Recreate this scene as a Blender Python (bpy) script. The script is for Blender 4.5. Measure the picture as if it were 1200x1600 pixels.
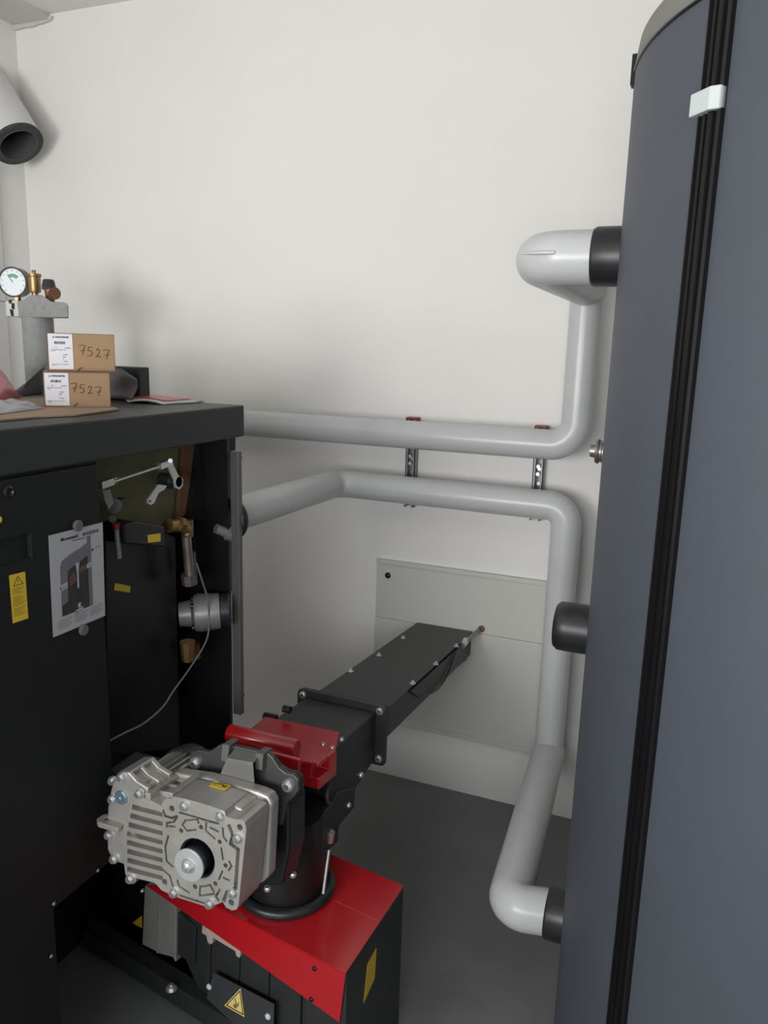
import bpy, bmesh, math, random
from mathutils import Vector, Matrix
random.seed(4)
for o in list(bpy.data.objects): bpy.data.objects.remove(o)
S = bpy.context.scene
COL = S.collection
V = Vector
PI = math.pi

# ------------------------------------------------------------------ camera, light, exposure
F = 1222.0
EYE = V((0, 0, 1.6))
ROT = Matrix(((0.9245795516577177, -0.10274856151759298, 0.36687243799784036),
              (0.3799782563914778, 0.17858978050399463, -0.907591436148021),
              (0.027734046334895818, 0.9785440324306313, 0.20416267844122102)))
cd = bpy.data.cameras.new('camera'); cam = bpy.data.objects.new('camera', cd); COL.objects.link(cam)
cam.matrix_world = Matrix.Translation(EYE) @ ROT.to_4x4()
cd.sensor_fit = 'VERTICAL'; cd.sensor_height = 36; cd.lens = F / 1600 * 36; cd.clip_start = 0.02
S.camera = cam
S.view_settings.view_transform = 'Standard'; S.view_settings.look = 'None'
S.view_settings.gamma = 1; S.view_settings.exposure = 0.53; S.view_settings.use_curve_mapping = False
W = bpy.data.worlds.new('sky'); S.world = W; W.use_nodes = True
W.node_tree.nodes['Background'].inputs[0].default_value = (0.75, 0.85, 1, 1)
W.node_tree.nodes['Background'].inputs[1].default_value = 0.5

def area(name, loc, target, sx, sy, power, col, spread=180):
    l = bpy.data.lights.new(name, 'AREA'); l.shape = 'RECTANGLE'; l.size = sx; l.size_y = sy
    l.energy = power; l.color = col; l.spread = math.radians(spread)
    o = bpy.data.objects.new(name, l); COL.objects.link(o); o.location = loc
    o.rotation_euler = (V(target) - V(loc)).to_track_quat('-Z', 'Y').to_euler(); return o
# daylight entering by the open door (left) plus an added fill lamp at the window (right), in the wall behind the photographer
area('door_daylight', (-1.45, -1.54, 1.58), (-1.40, 0, 1.90), 0.85, 0.95, 31, (1.0, 0.975, 0.94), 160)
area('window_fill', (-.10, -1.54, 1.45), (-.20, 0, 1.85), 1.40, 0.75, 24, (0.97, 0.98, 1.0), 165)

# ------------------------------------------------------------------ pixel -> point on a real plane
def ray(px, py): return ROT @ V((px - 600, -(py - 800), -F))
def at(px, py, ax, v):
    r = ray(px, py); return EYE + r * ((v - EYE[ax]) / r[ax])
def atp(px, py, P0, n):
    r = ray(px, py); return EYE + r * ((P0 - EYE).dot(n) / r.dot(n))

# ------------------------------------------------------------------ materials
def mat(name, col, rough=0.5, metal=0.0, noise=0.0, nscale=20, bump=0.0, bscale=200, spec=0.5, coat=0.0, alpha=1.0, trans=0.0, sheen=0.0):
    m = bpy.data.materials.new(name); m.use_nodes = True
    nt = m.node_tree; b = nt.nodes['Principled BSDF']
    b.inputs['Base Color'].default_value = (*col, 1); b.inputs['Roughness'].default_value = rough
    b.inputs['Metallic'].default_value = metal; b.inputs['Specular IOR Level'].default_value = spec
    b.inputs['Coat Weight'].default_value = coat; b.inputs['Alpha'].default_value = alpha
    b.inputs['Transmission Weight'].default_value = trans
    b.inputs['Coat Roughness'].default_value = 0.15
    tc = nt.nodes.new('ShaderNodeTexCoord')
    if noise:
        n = nt.nodes.new('ShaderNodeTexNoise'); n.inputs['Scale'].default_value = nscale; n.inputs['Detail'].default_value = 6
        nt.links.new(tc.outputs['Object'], n.inputs['Vector'])
        r = nt.nodes.new('ShaderNodeValToRGB')
        r.color_ramp.elements[0].position = 0.3; r.color_ramp.elements[1].position = 0.7
        r.color_ramp.elements[0].color = (*[c * (1 - noise) for c in col], 1)
        r.color_ramp.elements[1].color = (*[min(1, c * (1 + noise)) for c in col], 1)
        nt.links.new(n.outputs['Fac'], r.inputs['Fac']); nt.links.new(r.outputs['Color'], b.inputs['Base Color'])
    if bump:
        n = nt.nodes.new('ShaderNodeTexNoise'); n.inputs['Scale'].default_value = bscale; n.inputs['Detail'].default_value = 4
        nt.links.new(tc.outputs['Object'], n.inputs['Vector'])
        bp = nt.nodes.new('ShaderNodeBump'); bp.inputs['Strength'].default_value = bump; bp.inputs['Distance'].default_value = 0.002
        nt.links.new(n.outputs['Fac'], bp.inputs['Height']); nt.links.new(bp.outputs['Normal'], b.inputs['Normal'])
    return m
M = {}
M['wall'] = mat('wall_paint', (0.80, 0.79, 0.765), 0.9, noise=0.015, nscale=3, bump=0.15, bscale=90)
M['ceiling'] = mat('ceiling_paint', (0.76, 0.76, 0.75), 0.9, noise=0.015, nscale=4)
M['floor'] = mat('floor_coating', (0.15, 0.158, 0.155), 0.42, noise=0.10, nscale=5, bump=0.1, bscale=60)
M['pipe'] = mat('pipe_jacket', (0.52, 0.53, 0.535), 0.30, noise=0.03, nscale=12, bump=0.05, bscale=25)
M['black_foam'] = mat('black_foam_rubber', (0.014, 0.015, 0.017), 0.38, noise=0.2, nscale=40, bump=0.1, bscale=60)
M['tank'] = mat('tank_jacket', (0.068, 0.077, 0.097), 0.55, noise=0.03, nscale=6, bump=0.25, bscale=700)
M['tanklid'] = mat('tank_lid', (0.20, 0.20, 0.19), 0.6, noise=0.03, nscale=8)
M['black_gloss'] = mat('black_plastic_strip', (0.008, 0.008, 0.009), 0.28, spec=0.3)
M['pale'] = mat('pale_plastic', (0.55, 0.60, 0.60), 0.4)
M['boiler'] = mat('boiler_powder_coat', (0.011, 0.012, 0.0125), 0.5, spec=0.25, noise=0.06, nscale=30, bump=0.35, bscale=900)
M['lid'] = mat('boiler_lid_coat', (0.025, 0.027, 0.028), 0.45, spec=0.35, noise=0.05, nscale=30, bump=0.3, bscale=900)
M['feeder'] = mat('feeder_coat', (0.026, 0.027, 0.0285), 0.42, noise=0.06, nscale=30, bump=0.15, bscale=500)
M['bracket'] = mat('bracket_coat', (0.042, 0.043, 0.046), 0.38, noise=0.05, nscale=30)
M['black'] = mat('black_paint', (0.010, 0.010, 0.011), 0.35, noise=0.1, nscale=20)
M['grey_plastic'] = mat('grey_plastic', (0.075, 0.077, 0.08), 0.5)
M['flange_grey'] = mat('sheet_flange_grey', (0.11, 0.105, 0.10), 0.45)
M['red'] = mat('red_paint', (0.42, 0.010, 0.015), 0.26, noise=0.03, nscale=8, coat=0.5)
M['red_dark'] = mat('dark_red', (0.22, 0.02, 0.025), 0.4)
M['cast'] = mat('cast_aluminium', (0.40, 0.388, 0.365), 0.38, metal=0.45, noise=0.10, nscale=25, bump=0.35, bscale=160)
M['cast_dark'] = mat('die_cast_grey', (0.26, 0.26, 0.26), 0.42, metal=0.35, noise=0.08, nscale=15, bump=0.2, bscale=90)
M['tongue'] = mat('grey_sheet_steel', (0.17, 0.17, 0.17), 0.4, metal=0.3, noise=0.05)
M['zinc'] = mat('zinc_plated_steel', (0.70, 0.72, 0.73), 0.28, metal=0.8, noise=0.05, nscale=40)
M['zinc_pale'] = mat('zinc_pale_steel', (0.62, 0.66, 0.65), 0.4, metal=0.6, noise=0.04, nscale=30)
M['blue_zinc'] = mat('blue_zinc', (0.35, 0.50, 0.60), 0.3, metal=0.8)
M['shaft'] = mat('blued_steel', (0.045, 0.05, 0.065), 0.3, metal=0.8, noise=0.2, nscale=30)
M['brass'] = mat('brass', (0.30, 0.20, 0.09), 0.38, metal=0.8, noise=0.12, nscale=30)
M['bronze'] = mat('bronze', (0.25, 0.12, 0.08), 0.4, metal=0.6, noise=0.12, nscale=30)
M['steel_pipe'] = mat('worn_steel', (0.30, 0.27, 0.25), 0.35, metal=0.8, noise=0.2, nscale=40)
M['pink_metal'] = mat('copper_tinted_clip', (0.62, 0.50, 0.45), 0.4, metal=0.3)
M['olive'] = mat('olive_insulation_board', (0.17, 0.16, 0.085), 0.8, noise=0.2, nscale=10, bump=0.3, bscale=60)
M['brown'] = mat('brown_strap', (0.17, 0.09, 0.05), 0.7, noise=0.15, nscale=15)
M['cardboard'] = mat('cardboard', (0.30, 0.195, 0.112), 0.85, noise=0.05, nscale=12, bump=0.05, bscale=100)
M['cardboard2'] = mat('cardboard_sheet', (0.30, 0.22, 0.15), 0.85, noise=0.06, nscale=10)
M['card_edge'] = mat('cardboard_edge', (0.12, 0.06, 0.035), 0.85)
M['paper'] = mat('paper', (0.62, 0.62, 0.66), 0.8)
M['notice'] = mat('notice_paper', (0.36, 0.365, 0.385), 0.75, noise=0.02, nscale=5)
M['ink'] = mat('ink', (0.03, 0.028, 0.03), 0.7)
M['greyink'] = mat('grey_ink', (0.20, 0.20, 0.22), 0.7)
M['photo_grey'] = mat('printed_boiler_grey', (0.13, 0.13, 0.15), 0.7)
M['photo_dark'] = mat('printed_dark', (0.03, 0.027, 0.028), 0.7, noise=0.3, nscale=40)
M['photo_brown'] = mat('printed_brown', (0.10, 0.06, 0.04), 0.7)
M['marker'] = mat('marker_ink', (0.07, 0.035, 0.02), 0.7)
M['yellow'] = mat('yellow_sticker', (0.62, 0.43, 0.03), 0.5, noise=0.03)
M['yellow_pale'] = mat('pale_yellow_sticker', (0.80, 0.62, 0.20), 0.5)
M['magnet'] = mat('grey_magnet', (0.11, 0.112, 0.112), 0.5)
M['film_pink'] = mat('pink_film', (0.60, 0.18, 0.22), 0.3, alpha=0.8, bump=0.6, bscale=14)
M['film_clear'] = mat('clear_film', (0.60, 0.63, 0.66), 0.18, alpha=0.55, bump=0.9, bscale=25)
M['grey_sheet'] = mat('grey_mailer', (0.10, 0.095, 0.10), 0.45, bump=0.4, bscale=12)
M['book_red'] = mat('booklet_red', (0.42, 0.06, 0.06), 0.35)
M['book_white'] = mat('booklet_white', (0.50, 0.52, 0.50), 0.5)
M['epp'] = mat('grey_foam_shell', (0.25, 0.26, 0.26), 0.75, noise=0.08, nscale=60, bump=0.2, bscale=200)
M['epp_pale'] = mat('pale_foam_shell', (0.55, 0.56, 0.54), 0.75)
M['gauge_black'] = mat('gauge_case', (0.02, 0.02, 0.028), 0.35)
M['gauge_face'] = mat('gauge_face', (0.75, 0.80, 0.85), 0.3)
M['green'] = mat('gauge_green', (0.10, 0.35, 0.22), 0.5)
M['board'] = mat('cement_board', (0.57, 0.575, 0.54), 0.75, noise=0.015, nscale=5)
M['white_duct'] = mat('white_pipe_jacket', (0.62, 0.62, 0.62), 0.45, noise=0.02)
M['duct_in'] = mat('duct_inside', (0.13, 0.14, 0.145), 0.4, metal=0.4, noise=0.1)
M['duct_rim'] = mat('duct_rim_foam', (0.045, 0.048, 0.045), 0.8, noise=0.4, nscale=90)
M['cable'] = mat('grey_cable', (0.16, 0.16, 0.16), 0.45)
M['frame'] = mat('window_frame', (0.7, 0.7, 0.7), 0.4)
M['door'] = mat('door_paint', (0.35, 0.36, 0.37), 0.5)
g = mat('window_glass', (1, 1, 1), 0.02, trans=1.0); M['glass'] = g
# speckles on the floor coating
nt = M['floor'].node_tree; b = nt.nodes['Principled BSDF']
vo = nt.nodes.new('ShaderNodeTexVoronoi'); vo.inputs['Scale'].default_value = 26; tc = nt.nodes.new('ShaderNodeTexCoord')
nt.links.new(tc.outputs['Object'], vo.inputs['Vector'])
ra = nt.nodes.new('ShaderNodeValToRGB'); ra.color_ramp.elements[0].position = 0.03; ra.color_ramp.elements[1].position = 0.06
ra.color_ramp.elements[0].color = (0.16, 0.16, 0.155, 1); ra.color_ramp.elements[1].color = (0, 0, 0, 1)
nt.links.new(vo.outputs['Distance'], ra.inputs['Fac'])
mx = nt.nodes.new('ShaderNodeMix'); mx.data_type = 'RGBA'; mx.blend_type = 'ADD'; mx.inputs[0].default_value = 0.6
src = b.inputs['Base Color'].links[0].from_socket
nt.links.new(src, mx.inputs[6]); nt.links.new(ra.outputs['Color'], mx.inputs[7]); nt.links.new(mx.outputs[2], b.inputs['Base Color'])

# ------------------------------------------------------------------ mesh builder
def perp(a):
    a = a.normalized(); t = V((0, 0, 1)) if abs(a.z) < 0.9 else V((1, 0, 0))
    u = a.cross(t).normalized(); return u, a.cross(u).normalized()
class B:
    def __init__(s): s.bm = bmesh.new(); s.mi = 0
    def face(s, vs):
        try:
            f = s.bm.faces.new(vs); f.material_index = s.mi; return f
        except ValueError: return None
    def hexa(s, p):   # 4 bottom, 4 top
        v = [s.bm.verts.new(q) for q in p]
        for i in ((3, 2, 1, 0), (4, 5, 6, 7), (0, 1, 5, 4), (1, 2, 6, 5), (2, 3, 7, 6), (3, 0, 4, 7)): s.face([v[k] for k in i])
        return s
    def box(s, x0, x1, y0, y1, z0, z1):
        return s.hexa([(x0, y0, z0), (x1, y0, z0), (x1, y1, z0), (x0, y1, z0), (x0, y0, z1), (x1, y0, z1), (x1, y1, z1), (x0, y1, z1)])
    def prism(s, pts, vec):
        vec = V(vec); pts = [V(p) for p in pts]
        a = [s.bm.verts.new(p) for p in pts]; b_ = [s.bm.verts.new(p + vec) for p in pts]
        n = len(pts); s.face(a); s.face(b_[::-1])
        for i in range(n): s.face([a[i], b_[i], b_[(i + 1) % n], a[(i + 1) % n]])
        return s
    def rings(s, rings, caps=True, closed=False):
        R_ = [[s.bm.verts.new(p) for p in r] for r in rings]; n = len(R_[0])
        pr = list(zip(R_, R_[1:])) + ([(R_[-1], R_[0])] if closed else [])
        for a, b_ in pr:
            for i in range(n): s.face([a[i], a[(i + 1) % n], b_[(i + 1) % n], b_[i]])
        if caps and not closed: s.face(R_[0][::-1]); s.face(R_[-1])
        return s
    def lathe(s, o, ax, prof, n=28, caps=True):   # prof = [(distance along, radius)]
        o = V(o); ax = V(ax).normalized(); u, w = perp(ax)
        return s.rings([[o + ax * d + (u * math.cos(2 * PI * i / n) + w * math.sin(2 * PI * i / n)) * max(r, 1e-5) for i in range(n)] for d, r in prof], caps)
    def cyl(s, p0, p1, r, r1=None, n=28):
        p0 = V(p0); p1 = V(p1); return s.lathe(p0, p1 - p0, [(0, r), ((p1 - p0).length, r if r1 is None else r1)], n)
    def tube(s, pts, r, n=14, caps=True):
        pts = [V(p) for p in pts]; rr = []; u = None
        for i, p in enumerate(pts):
            t = (pts[min(i + 1, len(pts) - 1)] - pts[max(i - 1, 0)]).normalized()
            if u is None: u, w = perp(t)
            else:
                u = (u - t * u.dot(t)).normalized(); w = t.cross(u)
            rad = r[i] if isinstance(r, (list, tuple)) else r
            rr.append([p + (u * math.cos(2 * PI * k / n) + w * math.sin(2 * PI * k / n)) * rad for k in range(n)])
        return s.rings(rr, caps)
    def torus(s, o, ax, R_, r, n=40, m=12):
        o = V(o); u, w = perp(V(ax)); a = V(ax).normalized(); rr = []
        for i in range(n):
            d = u * math.cos(2 * PI * i / n) + w * math.sin(2 * PI * i / n)
            rr.append([o + d * (R_ + r * math.cos(2 * PI * k / m)) + a * r * math.sin(2 * PI * k / m) for k in range(m)])
        return s.rings(rr, closed=True)
    def grid(s, f, nu, nv, th=None, nrm=None):
        P = [[V(f(i / nu, j / nv)) for j in range(nv + 1)] for i in range(nu + 1)]
        def lay(off):
            return [[s.bm.verts.new(P[i][j] + off) for j in range(nv + 1)] for i in range(nu + 1)]
        a = lay(V((0, 0, 0)))
        for i in range(nu):
            for j in range(nv): s.face([a[i][j], a[i + 1][j], a[i + 1][j + 1], a[i][j + 1]])
        return s
def obj(name, b, m, parent=None, smooth=None, bevel=0, solid=0, subsurf=0, mats=None, seg=2):
    me = bpy.data.meshes.new(name)
    bmesh.ops.recalc_face_normals(b.bm, faces=b.bm.faces[:]); b.bm.to_mesh(me); b.bm.free()
    for k in (mats or [m]): me.materials.append(M[k])
    off = V((0, 0, 0)); p = parent
    while p: off += p.location; p = p.parent
    if off.length: me.transform(Matrix.Translation(-off))
    o = bpy.data.objects.new(name, me); COL.objects.link(o); o.parent = parent
    if smooth:
        for f in me.polygons: f.use_smooth = True
        me.set_sharp_from_angle(angle=math.radians(smooth))
    if solid:
        d = o.modifiers.new('solid', 'SOLIDIFY'); d.thickness = solid; d.offset = 0
    if subsurf:
        d = o.modifiers.new('sub', 'SUBSURF'); d.levels = d.render_levels = subsurf
    if bevel:
        d = o.modifiers.new('bevel', 'BEVEL'); d.width = bevel; d.segments = seg; d.limit_method = 'ANGLE'; d.angle_limit = math.radians(35)
    return o
def tag(o, label=None, cat=None, group=None, kind=None):
    if label: o['label'] = label
    if cat: o['category'] = cat
    if group: o['group'] = group
    if kind: o['kind'] = kind
    return o
def thing(name, loc, label, cat, group=None):
    o = bpy.data.objects.new(name, None); COL.objects.link(o); o.location = V(loc); o.empty_display_size = 0.05
    return tag(o, label, cat, group)
def struct(name, b, m, **k): return tag(obj(name, b, m, **k), kind='structure')
def cut(o, cutter):
    """real recesses: subtract the cutter from the mesh of o"""
    me = bpy.data.meshes.new('cut'); bmesh.ops.recalc_face_normals(cutter.bm, faces=cutter.bm.faces[:]); cutter.bm.to_mesh(me); cutter.bm.free()
    off = V((0, 0, 0)); p = o.parent
    while p: off += p.location; p = p.parent
    me.transform(Matrix.Translation(-off))
    c = bpy.data.objects.new('cut', me); COL.objects.link(c); c.parent = o.parent
    d = o.modifiers.new('b', 'BOOLEAN'); d.object = c; d.operation = 'DIFFERENCE'; d.solver = 'EXACT'; d.use_self = True
    bpy.context.view_layer.update()
    dg = bpy.context.evaluated_depsgraph_get()
    nm = bpy.data.meshes.new_from_object(o.evaluated_get(dg)); o.modifiers.remove(d)
    if len(nm.polygons) > 3: o.data = nm
    bpy.data.objects.remove(c)
def rpath(pts, rad, n=10):
    """polyline with rounded corners"""
    pts = [V(p) for p in pts]; out = [pts[0]]
    for i in range(1, len(pts) - 1):
        a, b_, c = pts[i - 1], pts[i], pts[i + 1]; u = (a - b_).normalized(); w = (c - b_).normalized()
        th = u.angle(w); d = rad / math.tan(th / 2); d = min(d, (a - b_).length * 0.49, (c - b_).length * 0.49); r = d * math.tan(th / 2)
        cen = b_ + (u + w).normalized() * (r / math.sin(th / 2)); s0 = b_ + u * d - cen; s1 = b_ + w * d - cen
        for k in range(n + 1):
            t = k / n; ang = s0.angle(s1)
            out.append(cen + (s0 * math.sin((1 - t) * ang) + s1 * math.sin(t * ang)) / math.sin(ang))
    out.append(pts[-1]); return out
def text_b(s, string, o, right, up, size, depth=0.0004, bold=0.0, align='LEFT', name=None):
    cu = bpy.data.curves.new('t', 'FONT'); cu.body = string; cu.size = size; cu.extrude = 0; cu.offset = bold; cu.align_x = align; cu.resolution_u = 2
    ob = bpy.data.objects.new('t', cu); COL.objects.link(ob); bpy.context.view_layer.update()
    me = bpy.data.meshes.new_from_object(ob.evaluated_get(bpy.context.evaluated_depsgraph_get())); bpy.data.objects.remove(ob)
    r = V(right).normalized(); u = V(up).normalized(); n = r.cross(u)
    mw = Matrix((r, u, n)).transposed().to_4x4(); mw.translation = V(o) + n * depth
    me.transform(mw); k = len(s.bm.verts)
    nf = len(s.bm.faces); s.bm.from_mesh(me); s.bm.faces.ensure_lookup_table()
    for f in s.bm.faces[nf:]: f.material_index = s.mi
def bolt(P, n, r, parent, m='zinc', name='bolt', h=None):
    """button head screw with a recessed hexagon socket"""
    n = V(n).normalized(); h = h or r * 0.75; b = B()
    b.lathe(P, n, [(-0.003, r), (h * 0.25, r), (h * 0.7, r * 0.82), (h, r * 0.56), (h, r * 0.47)], 20, caps=False)
    b.lathe(P, n, [(h, r * 0.47), (-.001, r * 0.45), (-.001, 0.0)], 6, caps=False)
    return obj(name, b, m, parent, smooth=40)
def hexbolt(P, n, r, parent, m='zinc', name='bolt'):
    b = B(); b.lathe(P, n, [(0, r * 1.5), (r * 0.2, r * 1.5)], 20); b.lathe(P, n, [(r * 0.2, r), (r * 0.95, r), (r * 1.05, r * 0.8)], 6)
    b.lathe(P, n, [(r, r * 0.5), (r * 1.5, r * 0.5)], 12)
    return obj(name, b, m, parent, smooth=35)

# ------------------------------------------------------------------ room
YW = 2.554; XL = -2.635; XR = 1.5; YF = -1.6; ZC = 2.81
struct('floor', B().box(XL - .1, XR + .1, YF - .1, YW + .1, -.1, 0), 'floor')
struct('ceiling', B().box(XL - .1, XR + .1, YF - .1, YW + .1, ZC, ZC + .1), 'ceiling')
struct('wall_back', B().box(XL - .1, XR + .1, YW, YW + .1, 0, ZC), 'wall')
struct('wall_left', B().box(XL - .1, XL, YF, YW, 0, ZC), 'wall')
struct('wall_right', B().box(XR, XR + .1, YF, YW, 0, ZC), 'wall')
w = B()   # wall behind the photographer with a doorway and a window opening
for x0, x1, z0, z1 in ((XL, -1.95, 0, ZC), (-1.95, -.95, 2.1, ZC), (-.95, -.93, 0, ZC), (-.93, -.87, 0, ZC), (-.87, .67, 0, 1.02), (-.87, .67, 1.88, ZC), (.67, XR, 0, ZC)):
    w.box(x0, x1, YF - .12, YF, z0, z1)
struct('wall_front', w, 'wall')
w = B()
for x0, x1, z0, z1 in ((-.87, .67, 1.02, 1.06), (-.87, .67, 1.84, 1.88), (-.87, -.83, 1.06, 1.84), (.63, .67, 1.06, 1.84)): w.box(x0, x1, YF - .1, YF - .04, z0, z1)
wf = struct('window_1', w, 'frame')
obj('pane', B().box(-.83, .63, YF - .075, YF - .07, 1.06, 1.84), 'glass', wf)
w = B()
for x0, x1, z0, z1 in ((-1.95, -1.89, 0, 2.1), (-1.01, -.95, 0, 2.1), (-1.89, -1.01, 2.04, 2.1)): w.box(x0, x1, YF - .1, YF - .02, z0, z1)
struct('door_1', w, 'door')
# lowered ceiling board in the far left corner with a rough filler edge
pe = at(78, 23, 2, ZC - 0.01); pa = at(30, 0, 2, ZC - 0.01)
struct('trim_1', B().box(XL, -2.46, 0.4, YW, ZC - .022, ZC), 'board')
b = B()
pts = []
for i in range(15):
    t = i / 14; pts.append((XL + t * 0.19, YW - 0.012, ZC - .022 - 0.016 * (1 - t) ** 0.5 - 0.004 * random.random()))
b.prism(pts + [(-2.44, YW - .012, ZC - .012), (XL, YW - .012, ZC - .012)], (0, 0.012, 0))
struct('trim_2', b, 'board')

# ------------------------------------------------------------------ pale cover boards on the wall round the auger opening
bx0, bx1 = -1.05, -.375
p = thing('upper_cover_board', (-.7, YW, .64), 'pale upper board screwed over the opening in the back wall, above the board seam', 'board')
obj('panel', B().box(bx0, bx1, YW - .014, YW, .632, .838), 'board', p, bevel=.002)
obj('edge_strip', B().box(bx0, bx1, YW - .020, YW, .838, .853), 'board', p, bevel=.002)
q = at(606, 899, 1, YW - .014); hexbolt(q, (0, -1, 0), .0075, p, 'shaft', 'screw')
p = thing('lower_cover_board', (-.7, YW, .23), 'pale lower board on the back wall that the black auger channel passes into', 'board')
obj('panel', B().box(bx0, bx1, YW - .018, YW, .240, .6315), 'board', p, bevel=.002)
obj('edge_strip', B().box(bx0, bx1, YW - .022, YW, .222, .240), 'board', p, bevel=.002)

# ------------------------------------------------------------------ insulated pipes
YP = 2.42; YT = 1.66; XP = -.357
TC = V((.416, YT, 0)); TR = .60
pu = thing('supply_pipe', (-.357, YP, 1.33), 'upper grey jacketed pipe along the back wall that rises into the top tank socket', 'pipe')
obj('wall_run', B().tube(rpath([(-1.75, YP, 1.325), (XP, YP, 1.325), (XP, YP, 1.80)], .075, 14), .0465, 32), 'pipe', pu, smooth=50)
obj('tank_connector', B().tube(rpath([(XP, YP + .04, 1.79), (XP + .006, YT, 1.79), (-.235, YT, 1.79)], .060, 14), .0525, 32), 'pipe', pu, smooth=50)
obj('jacket_seam_lip', B().tube([(XP - .018, YT - .040, 1.794), (XP + .004, YT - .0495, 1.794), (-.325, YT - .0515, 1.794), (-.305, YT - .0515, 1.794)], [.001, .003, .004, .004], 8), 'pipe', pu, smooth=50)
obj('foam_collar', B().lathe((-.238, YT, 1.79), (1, 0, 0), [(0, .035), (0, .054), (.006, .0575), (.07, .0575)], 40), 'black_foam', pu, smooth=40)
pr = thing('return_pipe', (XP, YP, 1.135), 'lower grey jacketed pipe from the boiler that drops to the bottom tank socket', 'pipe')
obj('wall_run', B().tube(rpath([(-1.125, 1.664, 1.162), (-1.155, YP, 1.14), (XP - .008, YP, 1.135), (XP - .008, YP, .285)], .06, 12), .0465, 32), 'pipe', pr, smooth=50)
obj('tank_connector', B().tube(rpath([(XP - .01, YP + .02, .305), (-.315, YT - .02, .305), (-.225, YT, .305)], .055, 14), .0525, 32), 'pipe', pr, smooth=50)
obj('foam_collar', B().lathe((-.226, YT, .305), (1, 0, 0), [(0, .035), (0, .056), (.006, .059), (.07, .059)], 40), 'black_foam', pr, smooth=40)
for nm, px, lab in (('a', 644, 'left of the two slotted steel rails behind the grey pipes, with red clips'), ('b', 845, 'right slotted steel rail behind the grey pipes, nearest the tank, with red clip')):
    x = at(px, 690, 1, YW - .02)[0]
    r = thing('mounting_rail', (x, YW, 1.05), lab, 'rail', 'steel pipe rails on the back wall')
    b = B(); zt = at(px, 654 if nm == 'a' else 667, 1, YW - .02)[2]
    b.box(x - .017, x - .0145, YW - .034, YW, 1.06, zt); b.box(x + .0145, x + .017, YW - .034, YW, 1.06, zt)
    b.box(x - .017, x + .017, YW - .003, YW, 1.06, zt)
    b.box(x - .017, x - .009, YW - .034, YW - .031, 1.06, zt); b.box(x + .009, x + .017, YW - .034, YW - .031, 1.06, zt)
    obj('channel', b, 'cast_dark', r)
    b = B()
    for k in range(6): b.cyl((x, YW - .012, 1.08 + k * .05), (x, YW - .006, 1.08 + k * .05), .006, n=16)
    for k in range(2): b.cyl((x, YW - .035, 1.215 + k * .025), (x, YW - .008, 1.215 + k * .025), .0065, n=6)
    obj('slot_nut', b, 'zinc', r, smooth=40)
    b = B(); b.box(x - .020, x + .020, YW - .037, YW, zt - .002, zt + .005); b.box(x - .020, x - .017, YW - .037, YW, zt - .012, zt); b.box(x + .017, x + .020, YW - .037, YW, zt - .012, zt)
    obj('end_cap', b, 'red_dark', r, bevel=.002)

# ------------------------------------------------------------------ buffer tank
tk = thing('buffer_tank', (TC.x, TC.y, 0), 'large round buffer tank in slate blue jacket with a black zip strip', 'tank')
obj('jacket', B().lathe((TC.x, TC.y, 0), (0, 0, 1), [(0.0, TR - .02), (0.012, TR), (2.095, TR)], 160), 'tank', tk, smooth=40)
obj('lid', B().lathe((TC.x, TC.y, 2.095), (0, 0, 1), [(0, TR - .006), (.012, TR + .001), (.048, TR - .004), (.072, TR - .025), (.082, TR - .06), (.088, .1), (.088, 0.001)], 160), 'tanklid', tk, smooth=50)
obj('lid_seam_trim', B().torus((TC.x, TC.y, 2.096), (0, 0, 1), TR + .0005, .0028, 160, 8), 'black_gloss', tk, smooth=60)
def tsurf(px, py):
    r = ray(px, py); d = V((r.x, r.y)); d2 = d.dot(d); c = V((TC.x, TC.y)); e = EYE.xy - c
    bq = e.dot(d); cq = e.dot(e) - TR * TR; t = (-bq - math.sqrt(max(bq * bq - d2 * cq, 0))) / d2
    return EYE + r * t
def taz(p): return math.atan2(p.y - TC.y, p.x - TC.x)
a0 = taz(tsurf(1111, 0)); a1 = taz(tsurf(1152, 0))
a0 = (a0 + taz(tsurf(1001, 1150))) / 2; 
b = B(); prof = [(0, 0), (0, .008), (.12, .011), (.16, .006), (.26, .006), (.29, .010), (.40, .010), (.43, .005), (.54, .005), (.58, .013), (.74, .013), (.78, .007), (.88, .007), (.90, .011), (1, .009), (1, 0)]
def tp(t, h, z): a = a0 + (a1 - a0) * t; return V((TC.x + math.cos(a) * (TR + h - .001), TC.y + math.sin(a) * (TR + h - .001), z))
b.rings([[tp(t, h, z) for t, h in prof] for z in (0.02, 2.09)])
obj('zip_strip', b, 'black_gloss', tk)
zc = tsurf(1115, 161).z
am = lambda t, h: V((TC.x + math.cos(a0 + (a1 - a0) * t) * (TR + h), TC.y + math.sin(a0 + (a1 - a0) * t) * (TR + h), 0))
b = B(); pz = [am(-.12, 0), am(-.12, .018), am(.75, .020), am(1.0, .012), am(1.0, 0)]
b.prism([q + V((0, 0, zc - .014)) for q in pz], (0, 0, .03)); obj('strip_clasp', b, 'pale', tk, bevel=.0015)
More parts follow.
